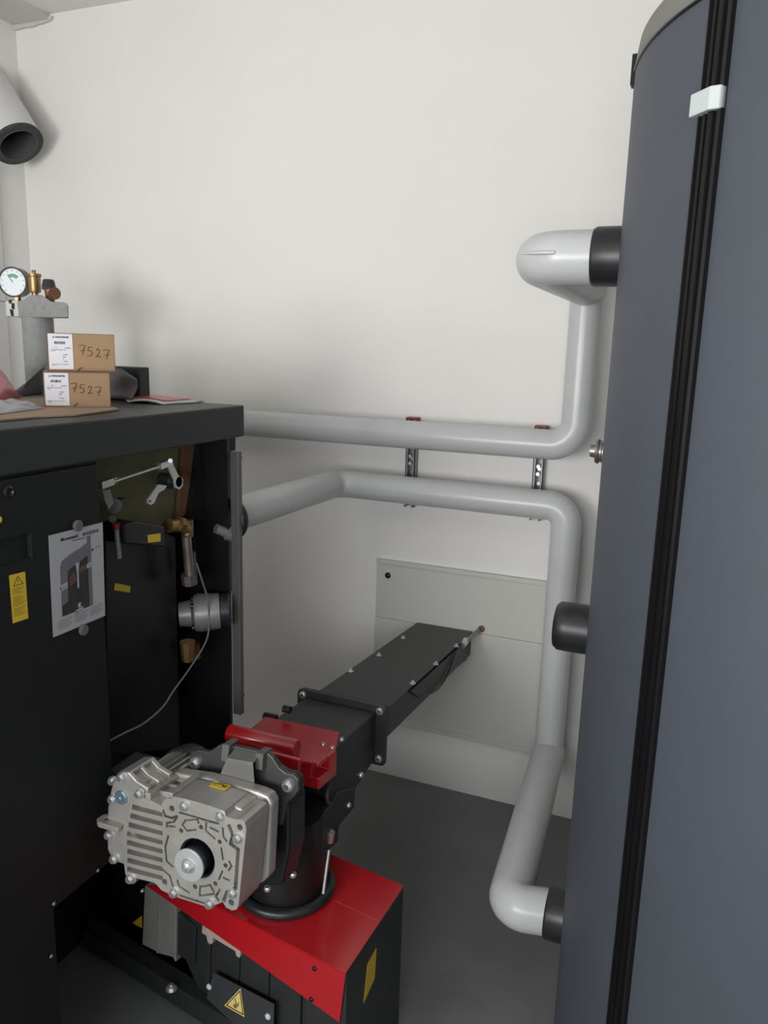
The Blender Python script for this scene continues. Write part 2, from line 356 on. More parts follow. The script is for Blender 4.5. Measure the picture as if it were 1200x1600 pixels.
# dark buckle on the left of the rim
q = V((TC.x - TR * .9937, TC.y - .112 * TR, 2.10))
b = B(); b.box(q.x - .006, q.x + .012, q.y - .012, q.y + .012, 2.076, 2.128); obj('rim_buckle', b, 'black_gloss', tk, bevel=.002)
zs = at(893, 980, 1, YT).z; xs = at(868, 980, 1, YT).x
obj('foam_socket', B().lathe((xs, YT, zs), (1, 0, 0), [(0, 0.001), (0, .046), (.008, .053), (.03, .054), (.12, .053)], 44), 'black_foam', tk, smooth=40)
pf = at(932, 705, 1, YT)
b = B(); b.lathe((pf.x - .012, YT, pf.z), (1, 0, 0), [(0, .001), (0, .0125), (.010, .014), (.011, .024), (.016, .026), (.020, .022), (.023, .022), (.026, .027), (.033, .027), (.034, .014), (.08, .014)], 28)
obj('plug_fitting', b, 'steel_pipe', tk, smooth=40)

# ------------------------------------------------------------------ boiler
XB = -1.05; XI = -1.85; Y0 = .62; YR = 1.66
bo = thing('boiler', (-1.45, 1.0, 0), 'black powder coated biomass boiler with open rear side bay, left of the red feeder', 'boiler')
yo = 1.153   # front edge of the open bay
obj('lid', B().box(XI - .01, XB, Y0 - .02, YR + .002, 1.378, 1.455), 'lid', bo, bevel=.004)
ycut = at(86, 1417, 0, XB).y; zcut = at(120, 1392, 0, XB).z
b = B(); b.box(XI, XB - .012, Y0, ycut, 0, 1.378); b.box(XI, XB - .012, ycut, yo, zcut, 1.378); b.box(XI, XI + .05, yo, YR - .02, .0, 1.378); b.box(XI, XB - .22, YR - .02, YR - .012, 0, 1.378)
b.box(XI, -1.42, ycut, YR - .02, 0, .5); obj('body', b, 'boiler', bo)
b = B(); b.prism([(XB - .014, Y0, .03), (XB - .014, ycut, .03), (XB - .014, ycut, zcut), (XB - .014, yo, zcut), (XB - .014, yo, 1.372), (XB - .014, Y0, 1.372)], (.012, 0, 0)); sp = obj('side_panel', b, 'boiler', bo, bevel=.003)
# recessed grip and round knob of the side panel
gz0 = at(0, 875, 0, XB).z; gz1 = at(0, 850, 0, XB).z
c = B(); c.box(XB - .009, XB + .01, .78, at(50, 850, 0, XB).y, gz0 - .012, gz1 + .004); cut(sp, c)
q = at(14, 769, 0, XB); obj('round_plug', B().lathe(q - V((.004, 0, 0)), (1, 0, 0), [(0, .011), (.004, .011), (.006, .008), (.003, .006), (.002, .001)], 20), 'black', bo, smooth=40)
q = at(-2, 812, 0, XB); obj('yellow_badge', B().lathe(q - V((.003, 0, 0)), (1, 0, 0), [(0, .006), (.004, .006)], 20), 'yellow', bo)
# rear corner flange
obj('corner_flange', B().box(XB - .028, XB - .004, 1.638, 1.655, .64, 1.342), 'flange_grey', bo, bevel=.002)
for py in (715, 1088):
    q = at(376, py, 0, XB - .02); q.y = 1.655
    b = B(); b.cyl(q, q + V((0, .018, 0)), .0022, n=10); b.cyl(q + V((0, .016, 0)), q + V((0, .02, 0)), .0045, n=12); obj('panel_screw', b, 'black', bo)
# open bay: olive board, brown strap, black inner jacket
XO = XB - .14
b = B(); b.box(XB - .235, XB - .22, yo, YR - .02, .36, 1.378); b.box(XI + .05, XB - .036, YR - .022, YR - .012, .36, 1.378); obj('bay_back', b, 'black', bo)
b = B(); b.prism([at(x, y, 0, XO) for x, y in ((150, 700), (300, 690), (284, 800), (240, 828), (150, 835))], (-.012, 0, 0)); obj('insulation_board', b, 'olive', bo)
b = B(); b.prism([at(x, y, 0, XO + .02) for x, y in ((289, 692), (314, 688), (306, 745), (296, 800), (278, 812), (283, 760))], (-.01, 0, 0)); obj('brown_strap', b, 'brown', bo)
b = B(); b.prism([at(x, y, 0, XO + .035) for x, y in ((312, 690), (368, 684), (366, 815), (296, 812), (306, 745))], (-.02, 0, 0)); obj('inner_hood', b, 'boiler', bo)
b = B(); b.prism([at(x, y, 0, XO + .03) for x, y in ((164, 838), (200, 822), (232, 818), (275, 840), (282, 1170), (170, 1180))], (-.09, 0, 0)); obj('inner_jacket', b, 'black', bo, bevel=.004)
b = B(); b.prism([at(x, y, 0, XO + .03) for x, y in ((318, 800), (365, 815), (366, 925), (330, 900))], (-.03, 0, 0)); obj('valve_cover', b, 'black', bo, bevel=.006)
X1 = XB - .045
def bar(p0, p1, w, th, b):   # flat bar lying in the YZ plane
    p0 = V(p0); p1 = V(p1); d = (p1 - p0).normalized(); s_ = V((1, 0, 0)).cross(d).normalized() * w / 2
    b.prism([p0 - s_, p0 + s_, p1 + s_, p1 - s_], (-th, 0, 0))
lk = B(); A_ = lambda x, y, dx=0: at(x, y, 0, X1 + dx)
lk.tube([A_(178, 752), A_(248, 729)], .0035, 12); bar(A_(160, 759), A_(179, 752), .014, .012, lk); bar(A_(252, 729), A_(270, 721), .014, .012, lk)
lk.cyl(A_(250, 729, -.008), A_(247, 730, -.008), .007, n=6); lk.cyl(A_(181, 750, -.008), A_(178, 751, -.008), .007, n=6)
lk.cyl(A_(266, 720, .008), A_(266, 720, -.02), .005, n=12)
lko = obj('linkage_rod', lk, 'zinc', bo, smooth=30)
b = B(); b.prism([A_(x, y, -.01) for x, y in ((262, 727), (270, 724), (279, 743), (286, 748), (286, 758), (281, 765), (274, 762), (272, 750))], (-.004, 0, 0)); b.bm.verts.ensure_lookup_table()
lv = obj('linkage_lever', b, 'zinc_pale', bo); c = B(); c.prism([A_(x, y, .01) for x, y in ((276, 756), (280, 749), (284, 752), (280, 760))], (-.04, 0, 0)); cut(lv, c)
b = B(); b.prism([A_(x, y, -.015) for x, y in ((248, 757), (261, 759), (257, 765), (248, 770), (241, 786), (236, 789), (231, 786), (231, 781), (240, 768))], (-.004, 0, 0))
lv = obj('loose_lever', b, 'zinc_pale', bo); c = B(); c.cyl(A_(234.5, 783, .01), A_(234.5, 783, -.04), .0028, n=14); cut(lv, c)
b = B(); b.prism([A_(x, y, -.025) for x, y in ((160, 766), (172, 765), (178, 786), (170, 796), (164, 782))], (-.004, 0, 0)); obj('drive_lever', b, 'cast_dark', bo)
b = B(); b.lathe(A_(252, 750, -.06), (1, 0, 0), [(0, .018), (.03, .018), (.035, .012), (.05, .012)], 24); obj('drive_shaft', b, 'feeder', bo, smooth=40)
b = B(); b.cyl(A_(178, 790, -.07), A_(178, 790, -.03), .016, n=20); b.prism([A_(x, y, -.05) for x, y in ((182, 785), (196, 778), (198, 792), (184, 800))], (-.02, 0, 0)); b.cyl(A_(176, 811, -.05), A_(176, 811, -.03), .008, n=16)
obj('actuator_hub', b, 'grey_plastic', bo, smooth=40)
# thermometer tube with red neck
q0 = A_(182, 826, -.02); q1 = A_(186, 872, -.02)
obj('sensor_tube', B().tube([q0, q1], .006, 12), 'cast_dark', bo, smooth=40); obj('red_neck', B().tube([A_(181, 818, -.02), q0], .0085, 12), 'red_dark', bo, smooth=40)
# brass mixing valve, drop pipe and circulation pump in the bay
b = B(); b.tube([A_(262, 822, -.02), A_(275, 820, -.02)], .016, 20); b.tube([A_(272, 820, -.02), A_(292, 826, -.02)], [.012, .015], 20); b.tube([A_(278, 818, -.015), A_(284, 820, -.015)], .018, 6); b.tube([A_(293, 812, -.02), A_(293, 838, -.02)], .014, 20)
obj('brass_cap', B().lathe(A_(333, 800, -.05), (0, 0, 1), [(-.01, .02), (.02, .02), (.026, .012)], 20), 'brass', bo, smooth=40)
obj('brass_valve', b, 'brass', bo, smooth=40)
b = B(); b.tube([A_(291, 838, -.01), A_(297, 905, -.01)], .0115, 20); b.tube([A_(302, 862, -.025), A_(305, 900, -.025)], .006, 12); b.tube([A_(295, 897, -.01), A_(297, 912, -.01)], .019, 8); obj('drop_pipe', b, 'steel_pipe', bo, smooth=30)
b = B(); b.tube([A_(290, 1006, -.02), A_(298, 1006, -.02)], .001, 6); b.tube([A_(293, 1002, -.01), A_(294, 1032, -.01)], [.019, .015], 8); b.tube([A_(305, 1005, -.03), A_(306, 1028, -.03)], .012, 8); obj('brass_union', b, 'brass', bo, smooth=30)
pc = A_(312, 957, -.035); pa_ = V((.8, .55, .05)).normalized()
pm = obj('circulation_pump', B().lathe(pc, pa_, [(-.05, .03), (-.02, .034), (-.018, .030), (-.012, .046), (.0, .049), (.050, .045), (.052, .03)], 36), 'cast_dark', bo, smooth=40)
obj('pump_cap', B().lathe(pc + pa_ * .050, pa_, [(0, .036), (.002, .043), (.022, .043), (.028, .036), (.028, .001)], 36), 'gauge_black', pm, smooth=40)
u_, w_ = perp(pa_)
for k in range(4):
    d = u_ * math.cos(k * PI / 2 + .8) + w_ * math.sin(k * PI / 2 + .8); obj('pump_screw', B().cyl(pc + d * .040 - pa_ * .02, pc + d * .040 + pa_ * .012, .006, n=12), 'black', pm)
qc = pc + pa_ * .0795; b = B(); s_ = V((0, 0, 1)); t_ = s_.cross(pa_).normalized()
b.prism([qc - t_ * .007 - s_ * .014, qc + t_ * .005 - s_ * .014, qc + t_ * .005 + s_ * .012, qc - t_ * .007 + s_ * .012], pa_ * .0008); obj('yellow_label', b, 'yellow', pm)
b = B(); b.lathe(A_(353, 832, 0), (.6, .8, -.5), [(-.03, .012), (0, .013), (.003, .018), (.02, .018), (.028, .010)], 20); b.tube([A_(355, 832, .0), A_(368, 845, 0)], .006, 10); obj('drain_tap', b, 'cast_dark', bo, smooth=40)
b = B(); b.torus((-1.108, 1.664, 1.162), (0, 1, 0), .050, .014, 32, 10); obj('grommet', b, 'black_foam', bo, smooth=60)
for pts in (((231, 836), (251, 833), (251, 846), (232, 848)),):
    b = B(); b.prism([at(x, y, 0, X1 + .001) for x, y in pts], (-.06, 0, 0)); obj('actuator_box', B().prism([at(x, y, 0, X1) for x, y in ((194, 820), (210, 814), (258, 822), (258, 855), (196, 850))], (-.06, 0, 0)), 'black', bo, bevel=.004)
    b.bm.free(); b = B(); b.prism([at(x, y, 0, X1 + .0012) for x, y in pts], (-.001, 0, 0)); obj('yellow_label', b, 'yellow', bo)
b = B(); b.prism([at(x, y, 0, XO + .0315) for x, y in ((180, 911), (204, 916), (203, 926), (178, 922))], (-.001, 0, 0)); obj('yellow_label', b, 'yellow', bo)
# yellow warning sticker on the side panel
def on_panel(x, y, h=0.0): return at(x, y, 0, XB - .002 + h)
def quad_uv(c4, u, v):   # bilinear; c4 = TL TR BR BL, v down
    return (c4[0] * (1 - u) + c4[1] * u) * (1 - v) + (c4[3] * (1 - u) + c4[2] * u) * v
def strokes(b, c4, segs, w, n, h=.0005):
    n = V(n)
    for (u0, v0), (u1, v1) in segs:
        p0 = quad_uv(c4, u0, v0); p1 = quad_uv(c4, u1, v1); d = (p1 - p0)
        if d.length < 1e-6: continue
        s_ = n.cross(d.normalized()) * w / 2; b.prism([p0 - s_ + n * h * .2, p0 + s_ + n * h * .2, p1 + s_ + n * h * .2, p1 - s_ + n * h * .2], n * h)
def polyseg(pts): return list(zip(pts, pts[1:]))
c4 = [on_panel(x, y, .0004) for x, y in ((14, 899), (39, 893), (44, 966), (20, 974))]
b = B(); b.prism(c4, (.0004, 0, 0)); ws = obj('warning_sticker', b, 'yellow', bo)
b = B(); sg = polyseg([(.5, .06), (.22, .24), (.82, .24), (.5, .06)]) + [((.5, .12), (.5, .18)), ((.5, .205), (.5, .215))]
strokes(b, c4, sg, .0012, (1, 0, 0)); strokes(b, c4, [((.12, .30 + k * .035), (.88 - .12 * (k % 3), .30 + k * .035)) for k in range(17) if k not in (4, 11)], .0007, (1, 0, 0))
obj('print', b, 'ink', ws)

# ------------------------------------------------------------------ notice and magnets
c4 = [on_panel(x, y, .0006) for x, y in ((75.5, 837), (160, 816), (164, 962), (83, 996))]
no = thing('paper_notice', c4[3], 'white paper notice with a printed boiler picture, held by two magnets on the side panel', 'notice')
b = B(); b.prism(c4, (.0006, 0, 0)); obj('sheet', b, 'notice', no)
X_ = (1, 0, 0); pr_ = lambda l: [quad_uv(c4, u, v) + V((.0007, 0, 0)) for u, v in l]
b = B(); b.prism(pr_([(.17, .34), (.20, .28), (.36, .235), (.55, .20), (.68, .165), (.68, .10), (.75, .10), (.76, .83), (.17, .83)]), (.0002, 0, 0)); obj('printed_picture', b, 'photo_grey', no)
b = B(); b.prism(pr_([(.30, .39), (.68, .30), (.69, .83), (.18, .83), (.18, .72), (.29, .70)]), (.0004, 0, 0)); obj('printed_bay', b, 'photo_dark', no)
b = B(); b.prism(pr_([(.34, .46), (.44, .42), (.45, .52), (.33, .56)]), (.0005, 0, 0)); b.prism(pr_([(.52, .40), (.64, .38), (.65, .43), (.52, .46)]), (.0005, 0, 0)); obj('printed_fittings', b, 'photo_brown', no)
b = B(); b.prism(pr_([(.45, .34), (.52, .34), (.50, .42), (.50, .60), (.47, .60), (.47, .44)]), (.0006, 0, 0)); b.prism(pr_([(.47, .76), (.52, .75), (.52, .80), (.47, .80)]), (.0006, 0, 0))
for l in ([(.12, .52), (.29, .50), (.29, .56), (.14, .575)], [(.66, .385), (.76, .37), (.76, .42), (.66, .43)], [(.42, .82), (.56, .80), (.56, .84), (.42, .855)]): b.prism(pr_(l), (.0006, 0, 0))
obj('printed_tag', b, 'notice', no)
b = B(); rt = (c4[1] - c4[0]).normalized(); up_ = (c4[0] - c4[3]).normalized(); up_ = (up_ - rt * up_.dot(rt)).normalized()
text_b(b, 'Magnetventil', quad_uv(c4, .20, .085) + V((.0008, 0, 0)), rt, up_, .0082, bold=.0003)
text_b(b, 'RA2-ECO-A', quad_uv(c4, .60, .085) + V((.0008, 0, 0)), rt, up_, .0082, bold=.0003)
obj('printed_title', b, 'ink', no); b = B(); text_b(b, 'Hydraulikgruppe', quad_uv(c4, .40, .115) + V((.0008, 0, 0)), rt, up_, .0050)
obj('printed_subtitle', b, 'ink', no); b = B()
for t, u, v in (('A1-01', .84, .245), ('A-02', .68, .41), ('B-01', .20, .55), ('A-03', .46, .84)):
    text_b(b, t, quad_uv(c4, u, v) + V((.0014, 0, 0)), rt, up_, .0048); obj('printed_caption', b, 'ink', no); b = B()
strokes(b, c4, [((.765, .255), (.795, .255)), ((.15, .545), (.175, .545)), ((.43, .84), (.45, .84))], .004, X_, .0012)
obj('printed_mark', b, 'ink', no)
b = B(); sg = []
for col in range(3):
    for k in range(6): sg.append(((.10 + col * .30, .865 + k * .016 - col * .006), (.35 + col * .30 - (.05 if k % 3 == 2 else 0), .865 + k * .016 - col * .006)))
strokes(b, c4, sg, .0012, X_, .0007); obj('small_print', b, 'greyink', no)
for x, y, l in ((120, 821, 'round grey magnet at the top edge of the paper notice'), (129, 984, 'round grey magnet at the bottom edge of the paper notice')):
    q = on_panel(x, y, .0018); o_ = obj('magnet', B().lathe(q, X_, [(0, .0105), (.005, .0105), (.0065, .009), (.0065, .001)], 28), 'magnet', None, smooth=40); tag(o_, l, 'magnet', 'magnets on the paper notice')

# ------------------------------------------------------------------ cable in the bay
def spl(pts, n=8):
    pts = [V(p) for p in pts]; P = [pts[0]] + pts + [pts[-1]]; out = []
    for i in range(1, len(P) - 2):
        for k in range(n):
            t = k / n; a, b_, c, d = P[i - 1:i + 3]
            out.append(.5 * ((2 * b_) + (c - a) * t + (2 * a - 5 * b_ + 4 * c - d) * t * t + (3 * b_ - a - 3 * c + d) * t ** 3))
    return out + [P[-2]]
cb = obj('pump_cable', B().tube(spl([at(x, y, 0, XB - .035) for x, y in ((307, 880), (315, 905), (325, 940), (326, 985), (318, 1010), (296, 1045), (272, 1078), (254, 1105), (225, 1130), (195, 1145), (172, 1157))]), .0022, 8), 'cable', None, smooth=60)
tag(cb, 'thin grey cable curving down the open bay from the pump', 'cable')

# ------------------------------------------------------------------ things on the boiler lid
ZL = 1.455
cs = [at(x, y, 2, ZL + .001) for x, y in ((-30, 628), (75, 622), (150, 628), (186, 641), (120, 650), (60, 653), (-30, 661))]
for c in cs: c.x = min(c.x, XB + .004)
o_ = obj('cardboard_sheet', B().prism(cs, (0, 0, .003)), 'cardboard2'); tag(o_, 'flat brown cardboard sheet lying on the boiler lid under the boxes', 'cardboard')
def strokes3(b, P, digits, w):
    for pts in digits:
        for (u0, v0), (u1, v1) in polyseg(pts):
            b.tube([P(u0, v0), P(u1, v1)], w, 6)
DIG = {'7': [[(0, .12), (.5, .05), (1, .10), (.75, .45), (.55, 1.0)], [(.25, .62), (1.0, .52)]],
       '5': [[(.95, .08), (.3, .10), (.18, .48), (.6, .42), (.85, .65), (.65, .95), (.05, .92)]],
       '2': [[(.2, .3), (.45, .08), (.75, .22), (.6, .6), (.12, .92), (.3, .78), (.55, .92), (1.0, .86)]]}
def carton(px0, px1, pyb, z0, h, label, jx):
    pr_ = at(px1, pyb, 2, z0); vd = V((pr_.x, pr_.y, 0)).normalized(); D = V((-vd.y, vd.x, 0)); D = -D if D.x < 0 else D   # face square to the viewer
    D = (D + V((-.03, .03, 0))).normalized()
    dp = D.cross(V((0, 0, 1))); dp = dp if dp.y < 0 else -dp; Nn = dp       # outward normal of the front face
    pl_ = atp(px0, pyb - 2, pr_, Nn); w = (pl_ - pr_).length; P0 = pr_ - D * w
    t = thing('cardboard_box', P0 + D * w / 2 - Nn * .06, label, 'box', 'labelled cardboard boxes on the boiler lid')
    P = lambda u, v, d=.0006: P0 + D * (w * u) + V((0, 0, h * (1 - v))) + Nn * d
    b = B(); b.prism([P(0, 1, 0), P(1, 1, 0), P(1, 0, 0), P(0, 0, 0)], -Nn * .11); obj('carton', b, 'cardboard', t, bevel=.0012)
    q = -Nn * .0008
    b = B(); b.prism([P(0, 0), P(.008, 0), P(.008, 1), P(0, 1)], q); b.prism([P(.992, .0), P(1, 0), P(1, 1), P(.992, 1)], q)
    b.prism([P(0, 0), P(1, 0), P(1, .012), P(0, .012)], q); b.prism([P(0, .988), P(1, .988), P(1, 1), P(0, 1)], q); obj('carton_edge', b, 'card_edge', t)
    lb = obj('shipping_label', B().prism([P(.02, .02), P(.375, .02), P(.375, .95), P(.02, .95)], Nn * .0003), 'paper', t)
    b = B(); U_ = V((0, 0, 1)); Q = lambda u, v: P(u, v, .0011); k_ = w / .18; q = Nn * .0002
    text_b(b, 'HARGASSNER', Q(.125, .125), D, U_, .0058 * k_, bold=.0002)
    b.prism([Q(.085, .13), Q(.10, .08), Q(.115, .13)], q); u = .11
    for k in range(15):
        wd = random.choice((.004, .008, .012)); b.prism([Q(u, .22), Q(u + wd, .22), Q(u + wd, .29), Q(u, .29)], q); u += wd + random.choice((.003, .007))
        if u > .26: break
    T = lambda st, u, v, sz: text_b(b, st, Q(u, v), D, U_, sz * k_)
    T('1    ST', .07, .40, .0052); T('11984957', .25, .405, .0044); T('Set Sicherheitsgruppe RA2', .055, .45, .0036); T('50 kW', .055, .48, .0036)
    for k, s_ in enumerate(('118480', '8030', 'A', '119046')): T(s_, .22, .58 + k * .06, .0044)
    T('Anlagenbezeichnung 7 Hargassner', .055, .83, .0033); T('10075-2', .06, .86, .003)
    obj('label_print', b, 'ink', lb)
    b = B()
    for k, ch in enumerate('7527'):
        u0 = jx + k * .120; v0 = .29 + k * .035
        strokes3(b, lambda a, c: P(u0 + a * .095, v0 + c * .27, .0006), DIG[ch], .0007)
    obj('handwriting', b, 'marker', t)
    b = B(); b.tube([P(.43 + .07 * k / 6, 1 - .10 * math.sin(k / 6 * PI / 2) ** .8, .0004) for k in range(7)], .0013, 6); obj('tab_notch', b, 'card_edge', t)
    return P0, Nn
zl0 = ZL + .004
q0_ = at(173.5, 636.5, 2, zl0)
def zabove(px, py, q): return atp(px, py, q, V((-q.x, -q.y, 0)).normalized()).z
zb1 = zabove(172, 583, q0_); hb = zb1 - zl0
carton(69.5, 173.5, 636, zl0, hb, 'lower of two stacked brown boxes marked 7527 on the boiler lid', .40)
zt = zabove(181, 523, q0_)
carton(75.5, 180.5, 581, zb1 + .0005, zt - zb1, 'upper brown box marked 7527, resting on the other box', .46)
b = B(); q = at(217, 574, 1, 1.60); xa = at(150, 574, 1, 1.60).x
b.box(xa, q.x, 1.60, 1.64, ZL, q.z); o_ = obj('black_case', b, 'lid', bevel=.003); tag(o_, 'flat black case standing behind the upper box at the rear of the boiler lid', 'case')
# grey mailer draped behind the boxes
pts = [(8, 622, 1.43), (40, 596, 1.47), (72, 570, 1.55), (110, 566, 1.585), (150, 574, 1.585), (192, 576, 1.57), (215, 592, 1.55)]
def mail(u, v):
    k = min(int(u * 6), 5); t = u * 6 - k; a = pts[k]; c = pts[k + 1]
    px = a[0] + (c[0] - a[0]) * t; py = a[1] + (c[1] - a[1]) * t; yy = a[2] + (c[2] - a[2]) * t
    p_ = at(px, py, 1, yy); bot = V((p_.x, p_.y - .03 + .02 * math.sin(u * 9), ZL + .006)); q_ = p_ * (1 - v) + bot * v
    q_.y += .006 * math.sin(v * 5 + u * 12); q_.z = max(q_.z, ZL + .004); return q_
o_ = obj('grey_mailer', B().grid(mail, 30, 8), 'grey_sheet', smooth=70, solid=.002); tag(o_, 'crumpled dark grey plastic mailer standing behind the two boxes', 'mailer')
def hill(c4_, hgt, sd, ks=3.0):
    rnd = [random.Random(sd).uniform(0, 6) for _ in range(6)]
    def f_(u, v):
        p_ = quad_uv(c4_, u, v); e = (math.sin(PI * u) * math.sin(PI * v)) ** .5 if 0 < u < 1 and 0 < v < 1 else 0
        p_ = p_.copy(); p_.z = max(p_.z, ZL + .0055) + e * hgt * (.65 + .35 * math.sin(u * ks * 3 + rnd[0]) * math.cos(v * ks * 2 + rnd[1])); return p_
    return f_
pc4 = [at(-60, 592, 2, ZL + .02), at(2, 600, 2, ZL + .01), at(36, 621, 2, ZL + .004), at(-60, 640, 2, ZL + .004)]
o_ = obj('pink_plastic_bag', B().grid(hill(pc4, .085, 3), 22, 16), 'film_pink', smooth=80, solid=.0006); tag(o_, 'translucent pink plastic bag on the boiler lid at the left edge', 'bag')
pc4 = [at(-60, 634, 2, ZL + .005), at(45, 628, 2, ZL + .005), at(68, 638, 2, ZL + .005), at(-60, 655, 2, ZL + .005)]
o_ = obj('clear_plastic_bag', B().grid(hill(pc4, .018, 5, 5), 26, 16), 'film_clear', smooth=80, solid=.0006); tag(o_, 'crumpled clear plastic bag lying on the cardboard sheet', 'bag')
bk = thing('booklet', at(240, 625, 2, ZL), 'red and white booklet lying on the rear corner of the boiler lid', 'booklet')
c4 = [at(183, 611, 2, ZL + .003), at(331, 627, 2, ZL + .003), at(255, 631, 2, ZL + .003), at(200, 628, 2, ZL + .003)]
def bk_(off, sh): 
    def f_(u, v):
        uu = sh + (1 - 2 * sh) * u; vv = sh + (1 - 2 * sh) * v; p_ = quad_uv(c4, uu, vv); p_.z = ZL + .003 + off + .006 * math.sin(PI * uu) ; p_.x = min(p_.x, -1.06); p_.y = min(p_.y, 1.655); return p_
    return f_
obj('pages', B().grid(bk_(0, 0), 16, 6), 'book_white', bk, smooth=60, solid=.004)
obj('red_cover_print', B().grid(bk_(.0032, .09), 16, 6), 'book_red', bk, smooth=60, solid=.0006)

# ------------------------------------------------------------------ safety group on its riser behind the boiler
YS = 1.98
sg_ = thing('safety_group', at(60, 600, 1, YS) * 1.0, 'grey foam cased safety group with gauge and vent on a pipe behind the boiler', 'safety group')
sg_.location.z = 0
P_ = lambda x, y, d=0: at(x, y, 1, YS + d)
xc = at(62, 550, 1, YS).x; rp = abs(at(80, 550, 1, YS).x - at(45, 550, 1, YS).x) / 2
obj('riser', B().lathe((xc, YS, 0), (0, 0, 1), [(0, rp), (P_(62, 496).z, rp)], 32), 'epp', sg_, smooth=40)
z0 = P_(60, 496).z
b = B(); pl = [P_(x, y, -.045) for x, y in ((29, 496), (27, 471), (38, 468), (44, 463), (50, 461), (58, 460.5), (66, 461), (73, 466), (80, 471), (102, 472.5), (106, 476), (106, 496.5))]
b.prism(pl, V((-.66, .72, 0)) * .085); obj('foam_case', b, 'epp', sg_, bevel=.004)
b = B(); b.prism([P_(x, y, -.0465) for x, y in ((31, 475), (53, 473), (54, 490), (32, 492))], (0, .004, 0)); b.cyl(P_(69, 480, -.047), P_(69, 480, -.04), .007, n=16); b.prism([P_(x, y, -.0465) for x, y in ((82, 478), (103, 479), (104, 484), (83, 483))], (0, .004, 0)); obj('moulded_relief', b, 'epp', sg_, bevel=.001)
b = B(); pl = [P_(x, y, -.04) for x, y in ((10, 494), (8, 470), (28, 469), (30, 495))]; b.prism(pl, V((-.66, .72, 0)) * .08); obj('foam_case_end', b, 'epp_pale', sg_, bevel=.003)
b = B()
for l in (((13, 469), (18, 468), (17, 474), (14, 474)), ((18, 473), (22, 474), (22, 484), (18, 482)), ((15, 483), (20, 484), (21, 494), (17, 493))): b.prism([P_(x, y, -.042) for x, y in l], (0, .004, 0))
obj('case_joint', b, 'black', sg_)
gc = P_(22, 441, -.02); gn = (EYE - gc); gn.z *= .2; gn = (gn.normalized() + V((-.35, -.4, 0))).normalized(); gr = abs(P_(40, 441).x - P_(5, 441).x) / 2 * .98
gg = obj('pressure_gauge', B().lathe(gc - gn * .035, gn, [(0, gr * .7), (.004, gr * .96), (.038, gr * .98), (.040, gr), (.046, gr), (.046, gr * .9), (.042, gr * .88)], 36), 'gauge_black', sg_, smooth=40)
obj('dial', B().lathe(gc + gn * .0072, gn, [(0, gr * .9), (.001, gr * .9), (.001, .001)], 36), 'gauge_face', gg)
gu = V((0, 0, 1)); gr_ = gu.cross(gn).normalized(); b = B()
for k in range(11):
    a = math.radians(225 - k * 27); d = gr_ * math.cos(a) + gu * math.sin(a); t = gn.cross(d) * .0006
    b.prism([gc + gn * .0088 + d * gr * .70 - t, gc + gn * .0088 + d * gr * .70 + t, gc + gn * .0088 + d * gr * .82 + t, gc + gn * .0088 + d * gr * .82 - t], gn * .0003)
d = gr_ * -.6 + gu * .8; t = gn.cross(d) * .0012; b.prism([gc + gn * .009 - t, gc + gn * .009 + t, gc + gn * .009 + d * gr * .7], gn * .0004)
obj('needle', b, 'ink', gg)
b = B(); ps = [gc + gn * .0085 + (gr_ * math.cos(a) + gu * math.sin(a)) * gr * rr for rr, rng in ((.55, range(0, 7)), (.32, range(6, -1, -1))) for a in [math.radians(130 - k * 15) for k in rng]]; b.prism(ps, gn * .0003); obj('green_zone', b, 'green', gg)
obj('gauge_neck', B().lathe(P_(27, 470, -.015), (0, 0, 1), [(-.005, .012), (.02, .012), (.021, .009), (.034, .009)], 6), 'brass', sg_)
hp = lambda a, c: abs(P_(50, a).z - P_(50, c).z)
q = P_(55, 461, 0); k_ = .0021
obj('air_vent', B().lathe(q, (0, 0, 1), [(-.01, .010), (.006, .010), (.008, .017), (.016, .019), (hp(461, 433), .019), (hp(461, 432), .022), (hp(461, 428), .022), (hp(461, 427), .006), (hp(461, 425), .006), (hp(461, 425) + .001, .007), (hp(461, 422), .006), (hp(461, 422), .001)], 24), 'brass', sg_, smooth=35)
q = P_(79, 469, 0); sv = obj('safety_valve', B().lathe(q, (0, 0, 1), [(-.01, .012), (.004, .014), (hp(469, 452), .018)], 20).tube([q + V((0, 0, .02)), q + V((.032, -.012, .02))], [.011, .019], 20), 'bronze', sg_, smooth=35)
obj('valve_knob', B().lathe(q + V((-.004, 0, hp(469, 452))), (0, 0, 1), [(-.002, .021), (.006, .022), (.026, .018), (.030, .014), (.030, .001)], 12), 'gauge_black', sv)

# ------------------------------------------------------------------ flue pipe coming through the left wall
fc = at(29, 227, 1, 2.385)
fa = V((-.62, .06, .78)).normalized()
fl = thing('flue_duct', fc, 'white insulated duct with open black rimmed end in the top left corner', 'duct')
L_ = (fc.x - XL) / (-fa.x)
rO = .094
obj('outer_jacket', B().lathe(fc, fa, [(0.004, rO - .012), (0.004, rO), (L_ + .03, rO)], 48, caps=False), 'white_duct', fl, smooth=40)
obj('insulation_rim', B().lathe(fc, fa, [(.012, rO - .022), (0, rO - .022), (0, rO + .001), (.012, rO + .001)], 48, caps=False), 'duct_rim', fl, smooth=40)
obj('inner_pipe', B().lathe(fc, fa, [(.25, rO - .024), (-.002, rO - .024), (-.002, rO - .022), (.25, rO - .022)], 48, caps=False), 'duct_in', fl, smooth=40)
obj('inner_plug', B().lathe(fc + fa * .22, fa, [(0, rO - .024), (.004, rO - .024)], 48), 'duct_in', fl)
# collar towards the wall, closing the duct
obj('wall_collar', B().lathe((XL, (fc + fa * L_).y, (fc + fa * L_).z), (1, 0, 0), [(0, .13), (.008, .13), (.01, .12), (.01, .05)], 40), 'white_duct', fl, smooth=40)
